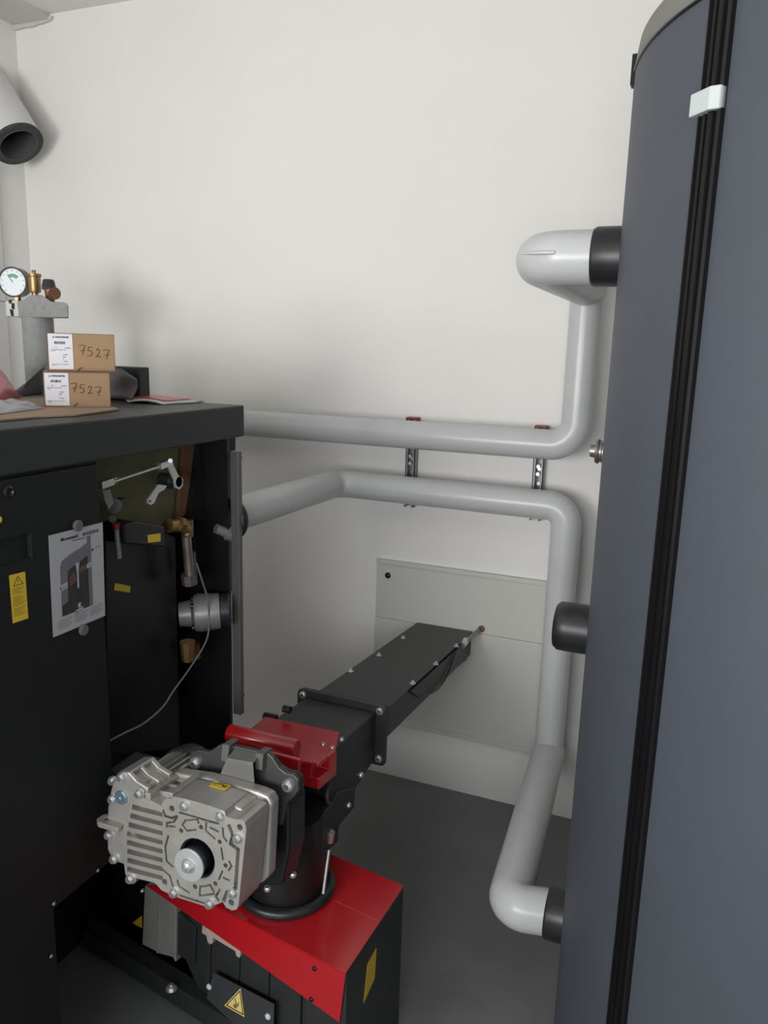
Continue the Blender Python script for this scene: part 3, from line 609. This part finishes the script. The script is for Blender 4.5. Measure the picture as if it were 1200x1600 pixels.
# trunking on the left wall
q0 = at(10, 466, 0, XL + .02); tr = thing('wall_trunking', (XL, q0.y - .1, 1.2), 'white vertical trunking with joint lines on the left wall behind the gauge', 'trunking')
for z0, z1 in ((0, 1.74), (1.743, 1.815), (1.818, 2.25)):
    obj('trunking_section', B().box(XL, XL + .018, q0.y - .30, q0.y, z0, z1), 'white_duct', tr, bevel=.002)
obj('thin_cable', B().tube([(XL + .004, q0.y + .006, 0), (XL + .004, q0.y + .006, 2.25)], .0035, 8), 'cable', tr)

# ------------------------------------------------------------------ pellet feeder
sl = math.atan(.074); A = V((0, math.cos(sl), -math.sin(sl))); U = V((0, math.sin(sl), math.cos(sl))); X = V((1, 0, 0))
XC = -.779
fd = thing('pellet_feeder', (-.78, 1.4, 0), 'black and red auger feeder with aluminium gear motor between boiler and back wall', 'feeder')
ztop = lambda y: .634 + .074 * (YW - .014 - y)
yf = 1.752   # flange
b = B(); x0, x1 = -.877, -.681; ye = YW - .016; h = .085
b.hexa([(x0, yf, ztop(yf) - h), (x1, yf, ztop(yf) - h), (x1, ye, ztop(ye) - h), (x0, ye, ztop(ye) - h), (x0, yf, ztop(yf)), (x1, yf, ztop(yf)), (x1, ye, ztop(ye)), (x0, ye, ztop(ye))])
ch = obj('auger_channel', b, 'feeder', fd, bevel=.002)
obj('channel_cover', B().hexa([(x0 - .006, yf, ztop(yf)), (x1 + .004, yf, ztop(yf)), (x1 + .004, ye - .002, ztop(ye)), (x0 - .006, ye - .002, ztop(ye)), (x0 - .006, yf, ztop(yf) + .003), (x1 + .004, yf, ztop(yf) + .003), (x1 + .004, ye - .002, ztop(ye) + .003), (x0 - .006, ye - .002, ztop(ye) + .003)]), 'feeder', ch)
for px, py in ((548, 1047), (592, 1022), (630, 995), (645, 1066), (681, 1036), (713, 1008)):
    # screws on the channel cover
    q = atp(px, py + 2, V((0, yf, ztop(yf) + .003)), U); hexbolt(q, U, .0058, ch)
# side strip at the far right end of the channel
b = B(); b.prism([at(x, y, 0, x1 + .005) for x, y in ((640, 1080), (727, 1001), (729, 1030), (718, 1038), (655, 1090))], (.003, 0, 0)); obj('side_plate', b, 'feeder', ch)
# flange
TL = at(467, 1077, 1, yf); T2 = at(604, 1103, 1, yf); BR = at(594, 1192, 1, yf)
fx0, fx1, fz1, fz0 = TL.x, T2.x + .004, (TL.z + T2.z) / 2 + .004, BR.z - .004
def rrect(x0, x1, z0, z1, y, r, n=5):
    out = []
    for cx, cz, a in ((x1 - r, z1 - r, 0), (x0 + r, z1 - r, 90), (x0 + r, z0 + r, 180), (x1 - r, z0 + r, 270)):
        for k in range(n + 1):
            t = math.radians(a + 90 * k / n); out.append(V((cx + r * math.cos(t), y, cz + r * math.sin(t))))
    return out
fp = obj('flange_plate', B().prism(rrect(fx0, fx1, fz0, fz1, yf - .008, .014), (0, .008, 0)).prism(rrect(fx0 + .002, fx1 - .002, fz0, fz1 - .001, yf, .014), (0, .008, 0)), 'feeder', fd, bevel=.001)
for x, z in ((fx0 + .017, fz1 - .016), (fx1 - .019, fz1 - .016), (fx1 - .019, fz0 + .02), (fx0 + .017, fz0 + .02)): bolt(V((x, yf - .008, z)), -A, .0105, fp)
# inlet housing between flange and end plate
hx0, hx1 = fx0 + .026, fx1 - .030; hz1 = fz1 - .020; yn = 1.482
b = B(); zf = hz1; zn = hz1 + .02
b.hexa([(hx0, yn, .50), (hx1, yn, .50), (hx1, yf - .008, fz0 + .012), (hx0, yf - .008, fz0 + .012), (hx0, yn, zn), (hx1, yn, zn), (hx1, yf - .008, zf), (hx0, yf - .008, zf)])
hs = obj('inlet_housing', b, 'feeder', fd, bevel=.006)
# small latch rollers left of the housing
for px, py, l in ((413, 1118, .035), (443, 1107, .02)):
    q = at(px, py, 1, 1.56); obj('hinge_pin', B().cyl(q, q + V((l, 0, 0)), .009, n=16), 'black', fd, smooth=40)
# red hinged flap with handle
rt_ = B()
FY0, FY1 = 1.27, 1.50
zr = hz1 + .030
TLr = atp(408, 1121, V((0, 0, zr)), V((0, 0, 1)));
def RP(x, y, z=zr): return at(x, y, 2, z)
top = [RP(414, 1119), RP(531, 1143), RP(524, 1171), RP(498, 1193), RP(462, 1188), RP(355, 1160), RP(395, 1135)]
rt_.prism(top, (0, 0, -.012))
fl_ = obj('red_flap', rt_, 'red', fd, bevel=.003)
ph0 = at(357, 1147, 0, -.905); 
hz = zr + .016
p0 = at(357, 1145, 2, hz); p1 = at(464, 1170, 2, hz)
obj('handle', B().lathe(p0, p1 - p0, [(0, .016), (.003, .0205), ((p1 - p0).length - .003, .0205), ((p1 - p0).length, .018)], 32), 'red', fl_, smooth=40)
# red lower lip with latch hole below the handle
b = B(); b.prism([at(x, y, 1, 1.285) for x, y in ((405, 1172), (468, 1188), (466, 1212), (440, 1200))], (0, .01, 0)); obj('flap_lip', b, 'red', fl_, bevel=.002)
b = B(); b.prism([RP(458, 1185.5, zr - .001), RP(499, 1195, zr - .001), RP(527, 1172, zr - .001), RP(497, 1164, zr - .001)], (0, 0, -.062)); bx = obj('latch_housing', b, 'red', fd, bevel=.003)
yl = RP(480, 1190).y; c = B(); c.prism([at(x, y, 1, yl - .03) for x, y in ((479, 1199), (494, 1203), (492, 1229), (476, 1224))], (0, .075, 0)); cut(bx, c)
q = at(481, 1222, 1, yl + .02); obj('latch_knob', B().lathe(q, (0, -1, 0), [(-.02, .016), (.01, .016), (.014, .012), (.010, .006), (.009, .001)], 24), 'black', bx, smooth=40)
for px, py in ((505, 1163), (519, 1168), (534, 1155)): q = RP(px, py, zr + .001); bolt(q, (0.3, -.3, 1), .0055, fl_)
q = at(564, 1211, 0, hx1 + .002); bolt(q, (1, -.2, .1), .008, hs)
# clamp ring at the housing underside
q = at(517, 1240, 0, hx1 - .004); obj('clamp_ring', B().torus(q, (1, .1, .1), .024, .006, 32, 8), 'bracket', hs, smooth=60)
# right hand bracket arm with screws and rod
b = B(); pl = [at(x, y, 0, -.705) for x, y in ((530, 1236), (556, 1230), (554, 1262), (530, 1291), (528, 1316), (512, 1330), (494, 1326), (482, 1308), (496, 1280), (520, 1255))]
b.prism(pl, (-.04, 0, 0)); ar = obj('bracket_arm', b, 'feeder', fd, bevel=.003)
q = at(545, 1258, 0, -.704); bolt(q, (1, 0, .3), .007, ar); q = at(515, 1303, 0, -.704)
obj('hollow_screw', B().lathe(q - V((0, 0, .02)), (.1, 0, 1), [(0, .009), (.022, .010), (.026, .010), (.026, .006), (.02, .005), (.02, .001)], 18), 'zinc', ar, smooth=35)
# drop shaft and rubber ring
HZ = .385
dc = at(447, 1388, 2, HZ); dc.z = 0; dr = .098
obj('drop_shaft', B().lathe((dc.x, dc.y, HZ - .02), (0, 0, 1), [(0, dr + .006), (.03, dr + .004), (.034, dr - .008), (.10, dr - .010), (.22, dr - .014)], 48), 'black', fd, smooth=40)
obj('rubber_ring', B().torus((dc.x, dc.y, HZ + .012), (0, 0, 1), dr + .002, .013, 56, 12), 'black_foam', fd, smooth=60)
for px, py in ((418, 1388), (460, 1345), (458, 1366)):
    r_ = ray(px, py); d = V((r_.x, r_.y)); e = EYE.xy - dc.xy; R0 = dr - .008; bq = e.dot(d); t = (-bq - math.sqrt(max(0, bq * bq - d.dot(d) * (e.dot(e) - R0 * R0)))) / d.dot(d)
    q = EYE + r_ * t; n_ = V((q.x - dc.x, q.y - dc.y, .25)).normalized(); bolt(q, n_, .008, fd)
obj('tension_rod', B().tube([at(514, 1328, 1, dc.y - .02), at(505, 1396, 1, dc.y - .05)], .0035, 10), 'zinc', fd, smooth=50)
b = B(); b.prism([at(x, y, 1, 1.33) for x, y in ((449, 1285), (468, 1284), (469, 1305), (452, 1306))], (0, .004, 0)); obj('type_tag', b, 'pale', fd)
# end plate (black bracket) carrying the gear motor
PE = V((XC, 1.205, .70)); E_ = lambda x, y, d=0: atp(x, y, PE + A * d, A)
b = B(); b.prism([E_(x, y) for x, y in ((294, 1192), (296, 1180), (301, 1174), (310, 1172), (325, 1175), (334, 1170), (342, 1164), (352, 1163), (418, 1177), (426, 1184), (436, 1200), (446, 1208), (459, 1211), (466, 1219), (466, 1236), (458, 1247), (446, 1256), (440, 1290), (330, 1280), (310, 1250), (296, 1215))], A * .012)
ep = obj('end_plate', b, 'bracket', fd, bevel=.002)
b = B(); b.prism([E_(x, y, -.02) for x, y in ((303, 1184), (349, 1186), (351, 1190), (303, 1192))], A * .016); b.bm.free()
for px, py in ((306, 1192), (451, 1227)): bolt(E_(px, py), -A, .0132, ep, h=.012)
b = B(); b.prism([E_(x, y, -.030) for x, y in ((353, 1187), (395, 1194), (398, 1235), (339, 1221))], A * .003)
b.hexa([E_(353, 1187, -.03), E_(395, 1194, -.03), E_(395, 1194, -.03) + A * .03, E_(353, 1187, -.03) + A * .03, E_(353, 1187, -.03) + U * .003, E_(395, 1194, -.03) + U * .003, E_(395, 1194, -.03) + A * .032 + U * .01, E_(353, 1187, -.03) + A * .032 + U * .01])
obj('clamp_tongue', b, 'tongue', ep, bevel=.002)
b = B()
for l in (((347, 1166), (358, 1168), (355, 1191), (345, 1189)), ((399, 1180), (411, 1182), (409, 1204), (398, 1202))):
    b.prism([E_(x, y, -.012) for x, y in l], A * .012)
    q = [E_(x, y, -.012) for x, y in l]; b.prism([q[0], q[1], q[1] + A * .035, q[0] + A * .035], U * .004)
obj('slot_tab', b, 'flange_grey', ep, bevel=.001)
b = B(); b.prism([E_(x, y, .018) for x, y in ((425, 1180), (438, 1196), (450, 1204), (464, 1207), (471, 1214), (472, 1232), (440, 1225))], A * .008); obj('backing_plate', b, 'feeder', ep)
# dark tower under the end plate
b = B(); b.prism([E_(x, y, .013) for x, y in ((330, 1230), (446, 1240), (452, 1262), (452, 1330), (440, 1385), (400, 1385))], A * .07); obj('lower_housing', b, 'black', fd, bevel=.006)

# gear motor ----------------------------------------------------------------
PF = at(308, 1341, 0, XC); G = lambda x, y, d=0: atp(x, y, PF, A) + A * d
pxm = (G(309, 1341) - G(308, 1341)).length      # metres per pixel on the face
c6 = lambda x, y: (140 + x / 3.75, 1120 + y / 3.75)
c5 = lambda x, y: (240 + x / 6.316, 1260 + y / 6.316)
gm = obj('gear_motor', B().prism([G(*c6(x, y)) for x, y in ((250, 485), (262, 470), (330, 478), (420, 520), (432, 492), (455, 474), (500, 468), (560, 480), (700, 520), (790, 552), (800, 585), (850, 600), (885, 600), (910, 618), (918, 660), (873, 1100), (862, 1128), (835, 1135), (800, 1118), (780, 1085), (700, 1118), (600, 1085), (490, 1050), (420, 1015), (395, 985), (378, 972), (270, 945), (210, 925), (182, 700))], A * .075), 'cast', fd)
c = B()
for k in range(8):      # ribbed grille: slots cut in the left of the face
    y0 = 512 + k * 52; xl = 250 - 30 * min(1, k / 3) if k < 5 else 222; sl_ = .27
    c.prism([G(*p, -.01) for p in (c6(xl, y0), c6(428, y0 + sl_ * (428 - xl)), c6(428, y0 + sl_ * (428 - xl) + 26), c6(xl - 3, y0 + 30))], A * .028)
for x, y, r in ((482, 537, 4.0), (880, 647, 4.0), (830, 1088, 4.2), (440, 967, 4.2), (653, 647, 3.2), (537, 667, 3.2), (762, 733, 3.2), (797, 872, 3.2), (737, 978, 3.2), (618, 995, 3.4)):
    q = G(*c6(x, y)); c.cyl(q - A * .01, q + A * .02, r * pxm, n=14)
c.cyl(PF - A * .02, PF + A * .05, 26.5 * pxm, n=40); cut(gm, c)
def groove(b, pts, w, d=.009):
    for p0, p1 in polyseg(pts):
        p0 = G(*c5(*p0), -.004); p1 = G(*c5(*p1), -.004); t = (p1 - p0).normalized(); s_ = A.cross(t) * w / 2; t = t * w * .3
        b.prism([p0 - s_ - t, p0 + s_ - t, p1 + s_ + t, p1 - s_ + t], A * (d + .004))
for gset in ([[(310, 145), (285, 185), (330, 240), (420, 228)], [(520, 160), (515, 240), (605, 320)], [(682, 215), (690, 300), (722, 345)], [(668, 410), (685, 525)], [(235, 730), (250, 785), (350, 852)], [(460, 790), (455, 882), (600, 862)]],
             [[(745, 545), (770, 590), (740, 632)], [(680, 640), (645, 720)], [(690, 705), (745, 730)], [(655, 820), (615, 890), (642, 930)], [(145, 292), (115, 400), (128, 540), (190, 595)]],
             [[(85, 620), (160, 685), (190, 790)], [(240, 100), (200, 150), (130, 165), (130, 205)], [(310, 138), (430, 125), (445, 165)], [(560, 210), (640, 250)], [(150, 195), (210, 200)], [(470, 790), (560, 775), (600, 850)], [(260, 880), (420, 930), (500, 955)]]):
    c = B()
    for gpts in gset: groove(c, gpts, .0042)
    cut(gm, c)
c = B()
for gpts, w_ in (([(745, 190), (782, 290), (760, 370), (835, 425), (808, 810), (725, 850), (692, 930)], .0075), ([(95, 40), (115, 95), (180, 115), (235, 95)], .005), ([(255, 60), (430, 110), (560, 150), (640, 170)], .004)): groove(c, gpts, w_, .012)
cut(gm, c)
d_ = gm.modifiers.new('bevel', 'BEVEL'); d_.width = .0011; d_.segments = 2; d_.limit_method = 'ANGLE'; d_.angle_limit = math.radians(40)
# rear casing (top and right faces), slightly larger, with pockets in its top
b = B(); b.prism([G(*c6(x, y), .034) for x, y in ((262, 500), (440, 540), (470, 490), (790, 575), (905, 640), (862, 1100), (700, 1090), (400, 980), (230, 920), (200, 700))], A * .063)
cs = obj('rear_casing', b, 'cast', gm, bevel=.004)
b = B(); b.prism([G(*c6(x, y), .085) for x, y in ((250, 455), (330, 440), (520, 470), (830, 560), (900, 590), (925, 640), (905, 1090), (860, 1130), (700, 1110), (270, 950), (180, 700))], A * .030)
obj('mounting_flange', b, 'cast', gm, bevel=.005)
# raised ribs across the top of the casing
b = B()
for px, py in ((285, 1238), (322, 1248)): pass
rib = lambda p0, p1, h_, w_: b.hexa([p0 - w_, p1 - w_, p1 + w_, p0 + w_, p0 - w_ + U * h_, p1 - w_ + U * h_, p1 + w_ + U * h_, p0 + w_ + U * h_])
for d0 in (.030, .058, .082):
    rib(G(*c6(262, 500), d0), G(*c6(560, 560), d0), .016, A * .0022)
for x, y in ((340, 500), (470, 500)): rib(G(*c6(x, y), 0), G(*c6(x, y), .085), .018, X * .006)
obj('casing_rib', b, 'cast', gm, bevel=.001)
b = B(); b.prism([G(*c6(x, y), .020) for x, y in ((555, 505), (790, 572), (790, 600), (555, 535))], A * .062); b.prism([G(*c6(x, y), .03) for x, y in ((545, 484), (760, 545), (840, 590), (840, 620), (545, 540))], A * .055)
obj('casing_dome', b, 'cast', gm, bevel=.006)
b = B(); tq = [G(*c6(x, y)) for x, y in ((590, 492), (690, 520))]
stk_ = [tq[0] + A * .058 + U * .002, tq[1] + A * .058 + U * .002, tq[1] + A * .078 + U * .002, tq[0] + A * .078 + U * .002]
b.prism(stk_, U * .001); st = obj('arrow_sticker', b, 'yellow', gm)
b = B(); q4 = [stk_[3], stk_[2], stk_[1], stk_[0]]; strokes(b, q4, polyseg([(.12, .55), (.3, .3), (.55, .25), (.8, .55)]) + [((.8, .55), (.62, .62)), ((.8, .55), (.86, .3))], .0018, U, .0016); obj('printed_arrow', b, 'ink', gm)
# left wing plate with lug
b = B(); wing = [(160, 330), (215, 332), (258, 385), (330, 430), (330, 500), (250, 500), (185, 700), (208, 925), (190, 872), (122, 850), (92, 785), (95, 640), (95, 540), (118, 520), (105, 490), (118, 445), (140, 420), (118, 430), (120, 405)]
wing = [(160, 330), (215, 332), (262, 385), (330, 428), (325, 500), (250, 500), (186, 700), (208, 915), (190, 875), (122, 850), (92, 785), (95, 540), (112, 440), (122, 405)]
b.prism([G(*c6(x, y), .006) for x, y in wing], A * .075); sw = obj('side_wing', b, 'cast', gm)
c = B()
for d0, d1 in ((.016, .038), (.046, .070)): c.prism([G(*c6(x, y), d0) for x, y in ((232, 325), (352, 418), (322, 455), (215, 370))], A * (d1 - d0))
cut(sw, c); dd = sw.modifiers.new('bevel', 'BEVEL'); dd.width = .002; dd.segments = 2; dd.limit_method = 'ANGLE'
l0 = G(*c6(190, 668), -.012); lw = (G(*c6(190, 668)) - G(*c6(45, 640))).dot(X)
pl = [l0, l0 - X * (lw - .012), l0 - X * lw + A * .010, l0 - X * lw + A * .028, l0 - X * (lw - .012) + A * .038, l0 + A * .038]
lg = obj('lug', B().prism(pl, U * .011), 'cast', gm, bevel=.002); c = B(); q = l0 - X * (lw - .020) + A * .019; c.cyl(q - U * .01, q + U * .03, .0075, n=20); cut(lg, c)
for x, y, d in ((188, 353, .006), (290, 450, 0), (555, 522, 0), (765, 582, 0), (870, 712, 0), (838, 1032, 0), (705, 1095, 0), (495, 1030, 0), (240, 948, 0), (145, 832, .006), (115, 692, .006), (135, 482, .006), (135, 375, .05)):
    q = G(*c6(x, y)); 
    if d: q = atp(*c6(x, y), PF + A * (d - .001), A)
    bolt(q, -A, .0096, gm, h=.009)
for x, y in ((290, 450), (240, 948)): q = G(*c6(x, y), .001); obj('screw_boss', B().cyl(q, q + A * .04, .0115, n=20), 'cast', gm, smooth=40)
q = atp(*c6(187, 470), PF + A * .005, A); obj('blue_plug', B().lathe(q, -A, [(-.004, .014), (.003, .014), (.005, .012), (.005, .005), (.002, .004), (.002, .001)], 28), 'blue_zinc', gm, smooth=35)
q = atp(*c6(240, 672), PF + A * .004, A); obj('sight_dome', B().lathe(q + A * .012, -A, [(0, .012), (.004, .011), (.008, .007), (.009, .001)], 20), 'cast', gm, smooth=60)
# output shaft with washer and bolt
obj('bore_bush', B().lathe(PF + A * .045, -A, [(0, 26 * pxm), (.040, 26 * pxm), (.040, 24 * pxm), (.02, 20.5 * pxm), (.015, .001)], 44), 'shaft', gm, smooth=40)
# length of the free shaft: washer centre projects to (294.6, 1353)
best = min((abs((lambda r: (V(PF) - A * k / 1000 - EYE).normalized().angle(r))(ray(294.6, 1353).normalized())), k) for k in range(10, 90))[1] / 1000
sh = obj('output_shaft', B().lathe(PF + A * .02, -A, [(0, 19 * pxm), (.02 + best - .004, 19 * pxm)], 44), 'shaft', gm, smooth=40)
wq = PF - A * (best - .004); obj('washer', B().lathe(wq, -A, [(0, .0305), (0.004, .0305)], 48), 'zinc_pale', gm, bevel=.0004)
hexbolt(wq - A * .004, -A, .0095, gm, name='centre_bolt')
# finned electric motor behind the left wing, terminal box, fan cover
mq = at(262, 1222, 1, 1.235); mr = .055
mc = V((min(mq.x, XB + .075), 1.15, mq.z)); ringp = []
nf = 28
for i in range(nf * 4):
    a = 2 * PI * i / (nf * 4); rr = mr if (i % 4) in (0, 1) else mr - .010; ringp.append((a, rr))
b = B(); b.rings([[mc + A * d + (X * math.cos(a) + U * math.sin(a)) * rr for a, rr in ringp] for d in (-.02, .135)]); mo = obj('motor_body', b, 'cast', gm)
obj('fan_cover', B().lathe(mc + A * .135, A, [(0, mr + .004), (.008, mr + .005), (.045, mr), (.055, mr - .015), (.055, .001)], 44), 'bracket', gm, smooth=40)
q = at(168, 1204, 1, 1.17); q2 = at(232, 1190, 1, 1.17); 
b = B(); b.hexa([q + V((0, 0, -.09)), V((mc.x - .01, q.y, q.z - .09)), V((mc.x - .01, 1.26, q.z - .09)), V((q.x, 1.26, q.z - .09)), q, V((mc.x - .01, q.y, q.z)), V((mc.x - .01, 1.26, q.z)), V((q.x, 1.26, q.z))])
obj('terminal_box', b, 'bracket', gm, bevel=.003)

# red hood over the stoker with its dark side box ---------------------------
HN = [at(x, y, 2, HZ) for x, y in ((540, 1523), (631, 1385), (540, 1338), (250, 1378))]
NRb = at(530, 1597, 1, HN[0].y)
hl = at(320, 1409, 2, HZ); dirF = (hl - HN[0]); FLp = HN[0] + dirF.normalized() * .48
BLp = HN[1] + dirF.normalized() * .48
b = B(); b.prism([HN[0], HN[1], BLp, FLp], (0, 0, .003)); hd = obj('red_hood', b, 'red', fd, bevel=.001)
nF = V((0, 0, 1)).cross(dirF).normalized(); nF = nF if nF.y < 0 else -nF
# front flap, a long triangle
def onfront(x, y): return atp(x, y, HN[0] + nF * .001, nF)
b = B(); b.prism([HN[0] + nF * .001, onfront(530, 1598), onfront(376, 1487), onfront(228, 1384), FLp + nF * .001], -nF * .003); ff = obj('hood_front', b, 'red', fd, bevel=.0008)
for px, py in ((492, 1513), (487, 1561)): bolt(onfront(px, py), nF, .0055, ff, 'black', 'screw')
# seam line of the hood top
s0 = at(519, 1405, 2, HZ + .003); s1 = at(592, 1439, 2, HZ + .003); b = B(); b.tube([s0, s1], .0008, 6); obj('hood_seam', b, 'red', hd)
# dark box carrying the hood
off = dirF.normalized()
b = B(); b.prism([HN[0] - nF * .004 - V((0, 0, .003)), HN[1] - V((0, 0, .003)), HN[1] + off * .10 - V((0, 0, .003)), HN[0] - nF * .004 + off * .10 - V((0, 0, .003))], (0, 0, -HZ + .003)); sb = obj('side_box', b, 'feeder', fd, bevel=.002)
sd = (HN[1] - HN[0]); nS = V((0, 0, 1)).cross(sd).normalized(); nS = nS if nS.x > 0 else -nS
b = B(); b.prism([atp(x, y, HN[0] + nS * .0005, nS) for x, y in ((588, 1481), (585, 1528), (568, 1567), (574, 1507))], nS * .0008); obj('yellow_label', b, 'yellow', sb)
b = B(); b.prism([HN[1] + off * .10 - V((0, 0, .003)), BLp - V((0, 0, .003)), BLp - V((0, 0, .003)) - nF * -.003, HN[1] + off * .10 - V((0, 0, .003)) + nF * .003], (0, 0, -.30)); obj('rear_cover', b, 'feeder', fd)
# stoker body below the hood, set back from the hood front
z_ = V((0, 0, 1))
def SB(x, y, d): return atp(x, y, HN[0] - nF * d, nF)
def blk(name, pxs, d, th, m, par=fd, bev=.002):
    return obj(name, B().prism([SB(x, y, d) for x, y in pxs], -nF * th), m, par, bevel=bev)
mb = blk('stoker_body', ((300, 1385), (520, 1525), (508, 1680), (455, 1670), (325, 1580), (290, 1500)), .035, .14, 'feeder')
blk('stoker_duct', ((100, 1290), (300, 1380), (300, 1520), (250, 1500), (150, 1450)), .10, .10, 'black')
g2 = blk('stoker_gearbox', ((226, 1384), (275, 1416), (274, 1504), (270, 1496), (248, 1490), (244, 1487), (222, 1476)), .022, .07, 'cast')
obj('gearbox_ridge', B().tube([SB(250, 1410, .021), SB(246, 1488, .021)], .003, 8), 'cast_dark', g2, smooth=60)
bolt(SB(222, 1392, .022), nF, .005, g2)
blk('connector_block', ((276, 1425), (306, 1450), (303, 1508), (275, 1490)), .028, .05, 'feeder')
b = B(); b.prism([SB(x, y, .018) for x, y in ((316, 1446), (323, 1452), (332, 1466), (332, 1474), (328, 1476), (324, 1472), (322, 1462), (315, 1458))], -nF * .01)
b.prism([SB(x, y, .018) for x, y in ((322, 1450), (370, 1480), (376, 1489), (374, 1497), (369, 1494), (367, 1486), (350, 1476), (332, 1465))], -nF * .01); obj('clip_bracket', b, 'pink_metal', fd, bevel=.001)
for x0_, x1_ in ((311, 329), (331, 374), (376, 420), (422, 470)):
    ya = 1440 + (x0_ - 311) * .66; yb_ = 1440 + (x1_ - 311) * .66
    blk('cover_segment', ((x0_, ya), (x1_, yb_), (x1_ - 2, yb_ + 95), (x0_ - 2, ya + 70)), .028, .02, 'feeder', mb)
wp = blk('warning_plate', ((332, 1520), (428, 1570), (426, 1640), (396, 1630), (322, 1560)), .008, .004, 'bracket')
for px, py in ((327, 1541.5), (419, 1588)): q = SB(px, py, .007); obj('rivet', B().lathe(q, nF, [(0, .0072), (.003, .0068), (.005, .004), (.0055, .001)], 20), 'pale', wp, smooth=60)
tri = [(376, 1544), (350.5, 1571), (382, 1589)]
b = B(); b.prism([SB(x, y, .0068) for x, y in tri], nF * .0004); ty = obj('warning_triangle', b, 'yellow_pale', wp)
cen = (366 + 3.5, 1568); sh_ = lambda k: [(cen[0] + (x - cen[0]) * k, cen[1] + (y - cen[1]) * k) for x, y in tri]
b = B(); o1 = [SB(*p, .0060) for p in sh_(.88)]; i1 = [SB(*p, .0060) for p in sh_(.76)]
for k in range(3): b.prism([o1[k], o1[(k + 1) % 3], i1[(k + 1) % 3], i1[k]], nF * .0003)
for pts in (((367, 1560), (369, 1568), (373, 1572)), ((373, 1566), (371, 1572), (366, 1574), (365, 1570), (370, 1569))):
    b.tube([SB(x, y, .0060) for x, y in pts], .0009, 6)
b.torus(SB(368, 1573, .0060), nF, .003, .0007, 16, 6); obj('triangle_print', b, 'ink', wp)
b = B(); b.prism([SB(x, y, .10) for x, y in ((318, 1556), (325, 1560), (318, 1563))], nF * .05); b.bm.free()
# base beam on the floor
BZ = .10
bf = [at(x, y, 2, BZ) for x, y in ((128, 1443), (147, 1456), (252, 1527), (420, 1628))]
dB = (bf[3] - bf[0]); dB.z = 0; nB = z_.cross(dB).normalized(); nB = nB if nB.y < 0 else -nB
e0 = bf[0]; e1 = bf[0] + dB.normalized() * (dB.length)
b = B(); b.prism([e0, e1, e1 - nB * .22, e0 - nB * .22], (0, 0, -.012)); b.prism([e0, e1, e1 - nB * .006, e0 - nB * .006], (0, 0, -.068)); b.prism([e0 - nB * .03, e1 - nB * .03, e1 - nB * .20, e0 - nB * .20], (0, 0, -BZ))
bs = obj('base_beam', b, 'feeder', fd, bevel=.003)
hexbolt(at(268, 1545, 2, BZ + .002), (0, 0, 1), .009, bs); hexbolt(at(213, 1477, 2, BZ + .002), (0, 0, 1), .006, bs, 'black')
b = B(); q = at(208, 1440, 2, .16); b.prism([SB(x, y, .075) for x, y in ((207, 1442), (222, 1430), (222, 1450))], nF * .0006); obj('yellow_triangle', b, 'yellow', fd)
# dark gusset box between boiler and beam
for px, py in ((84, 1412), (153, 1360), (80, 1494)): bolt(at(px, py, 0, XB - .002), (1, 0, 0), .0038, bo, 'cast_dark', name='panel_screw')

# ------------------------------------------------------------------ sensor lead running along the channel into the wall
sr = thing('sensor_rod', at(720, 1005, 0, x1), 'thin dark sensor rod and lead passing from the auger channel into the wall', 'sensor rod')
e = at(752, 983, 1, YW - .01); e.y = YW + .01
s_ = at(724, 1006, 0, x1 + .008)
obj('probe', B().tube([e, s_], .0085, 16), 'steel_pipe', sr, smooth=40)
obj('probe_sleeve', B().lathe(at(752, 983, 1, YW - .018), (0, 1, 0), [(0, .009), (0, .012), (.006, .012), (.006, .009)], 20), 'brown', sr, smooth=40)
obj('probe_clip', B().tube([at(728, 1001, 0, x1 + .008), at(722, 1009, 0, x1 + .008)], .0115, 14), 'zinc', sr, smooth=40)
obj('lead', B().tube(spl([s_, at(712, 1020, 0, x1 + .012), at(700, 1052, 0, x1 + .014), at(688, 1072, 0, x1 + .014), at(672, 1084, 0, x1 + .012), at(655, 1086, 0, x1 + .006)]), .0028, 8), 'black', sr, smooth=60)

# ------------------------------------------------------------------ every loose piece of these parts is a part of its own
def islands(o):
    bm = bmesh.new(); bm.from_mesh(o.data); seen = set(); out = []
    for v in bm.verts:
        if v.index in seen: continue
        st = [v]; isl = set()
        while st:
            a = st.pop()
            if a.index in isl: continue
            isl.add(a.index); st += [e.other_vert(a) for e in a.link_edges if e.other_vert(a).index not in isl]
        seen |= isl; out.append(isl)
    bm.free(); return out
for o in [o for o in bpy.data.objects if o.name.split('.')[0] in ('printed_tag', 'moulded_relief', 'slot_tab', 'brass_union', 'case_joint', 'slot_nut', 'printed_mark', 'printed_fittings', 'casing_rib')]:
    isl = islands(o); src_ = o.data.copy(); base = o.name.split('.')[0]
    if base == 'slot_tab': isl = [isl[0] | isl[1], isl[2] | isl[3]] if len(isl) == 4 else isl
    for k, keep in enumerate(isl):
        bm = bmesh.new(); bm.from_mesh(src_); bmesh.ops.delete(bm, geom=[v for v in bm.verts if v.index not in keep], context='VERTS')
        me = src_.copy(); bm.to_mesh(me); bm.free()
        if k == 0: o.data = me
        else:
            c = o.copy(); c.data = me; COL.objects.link(c)
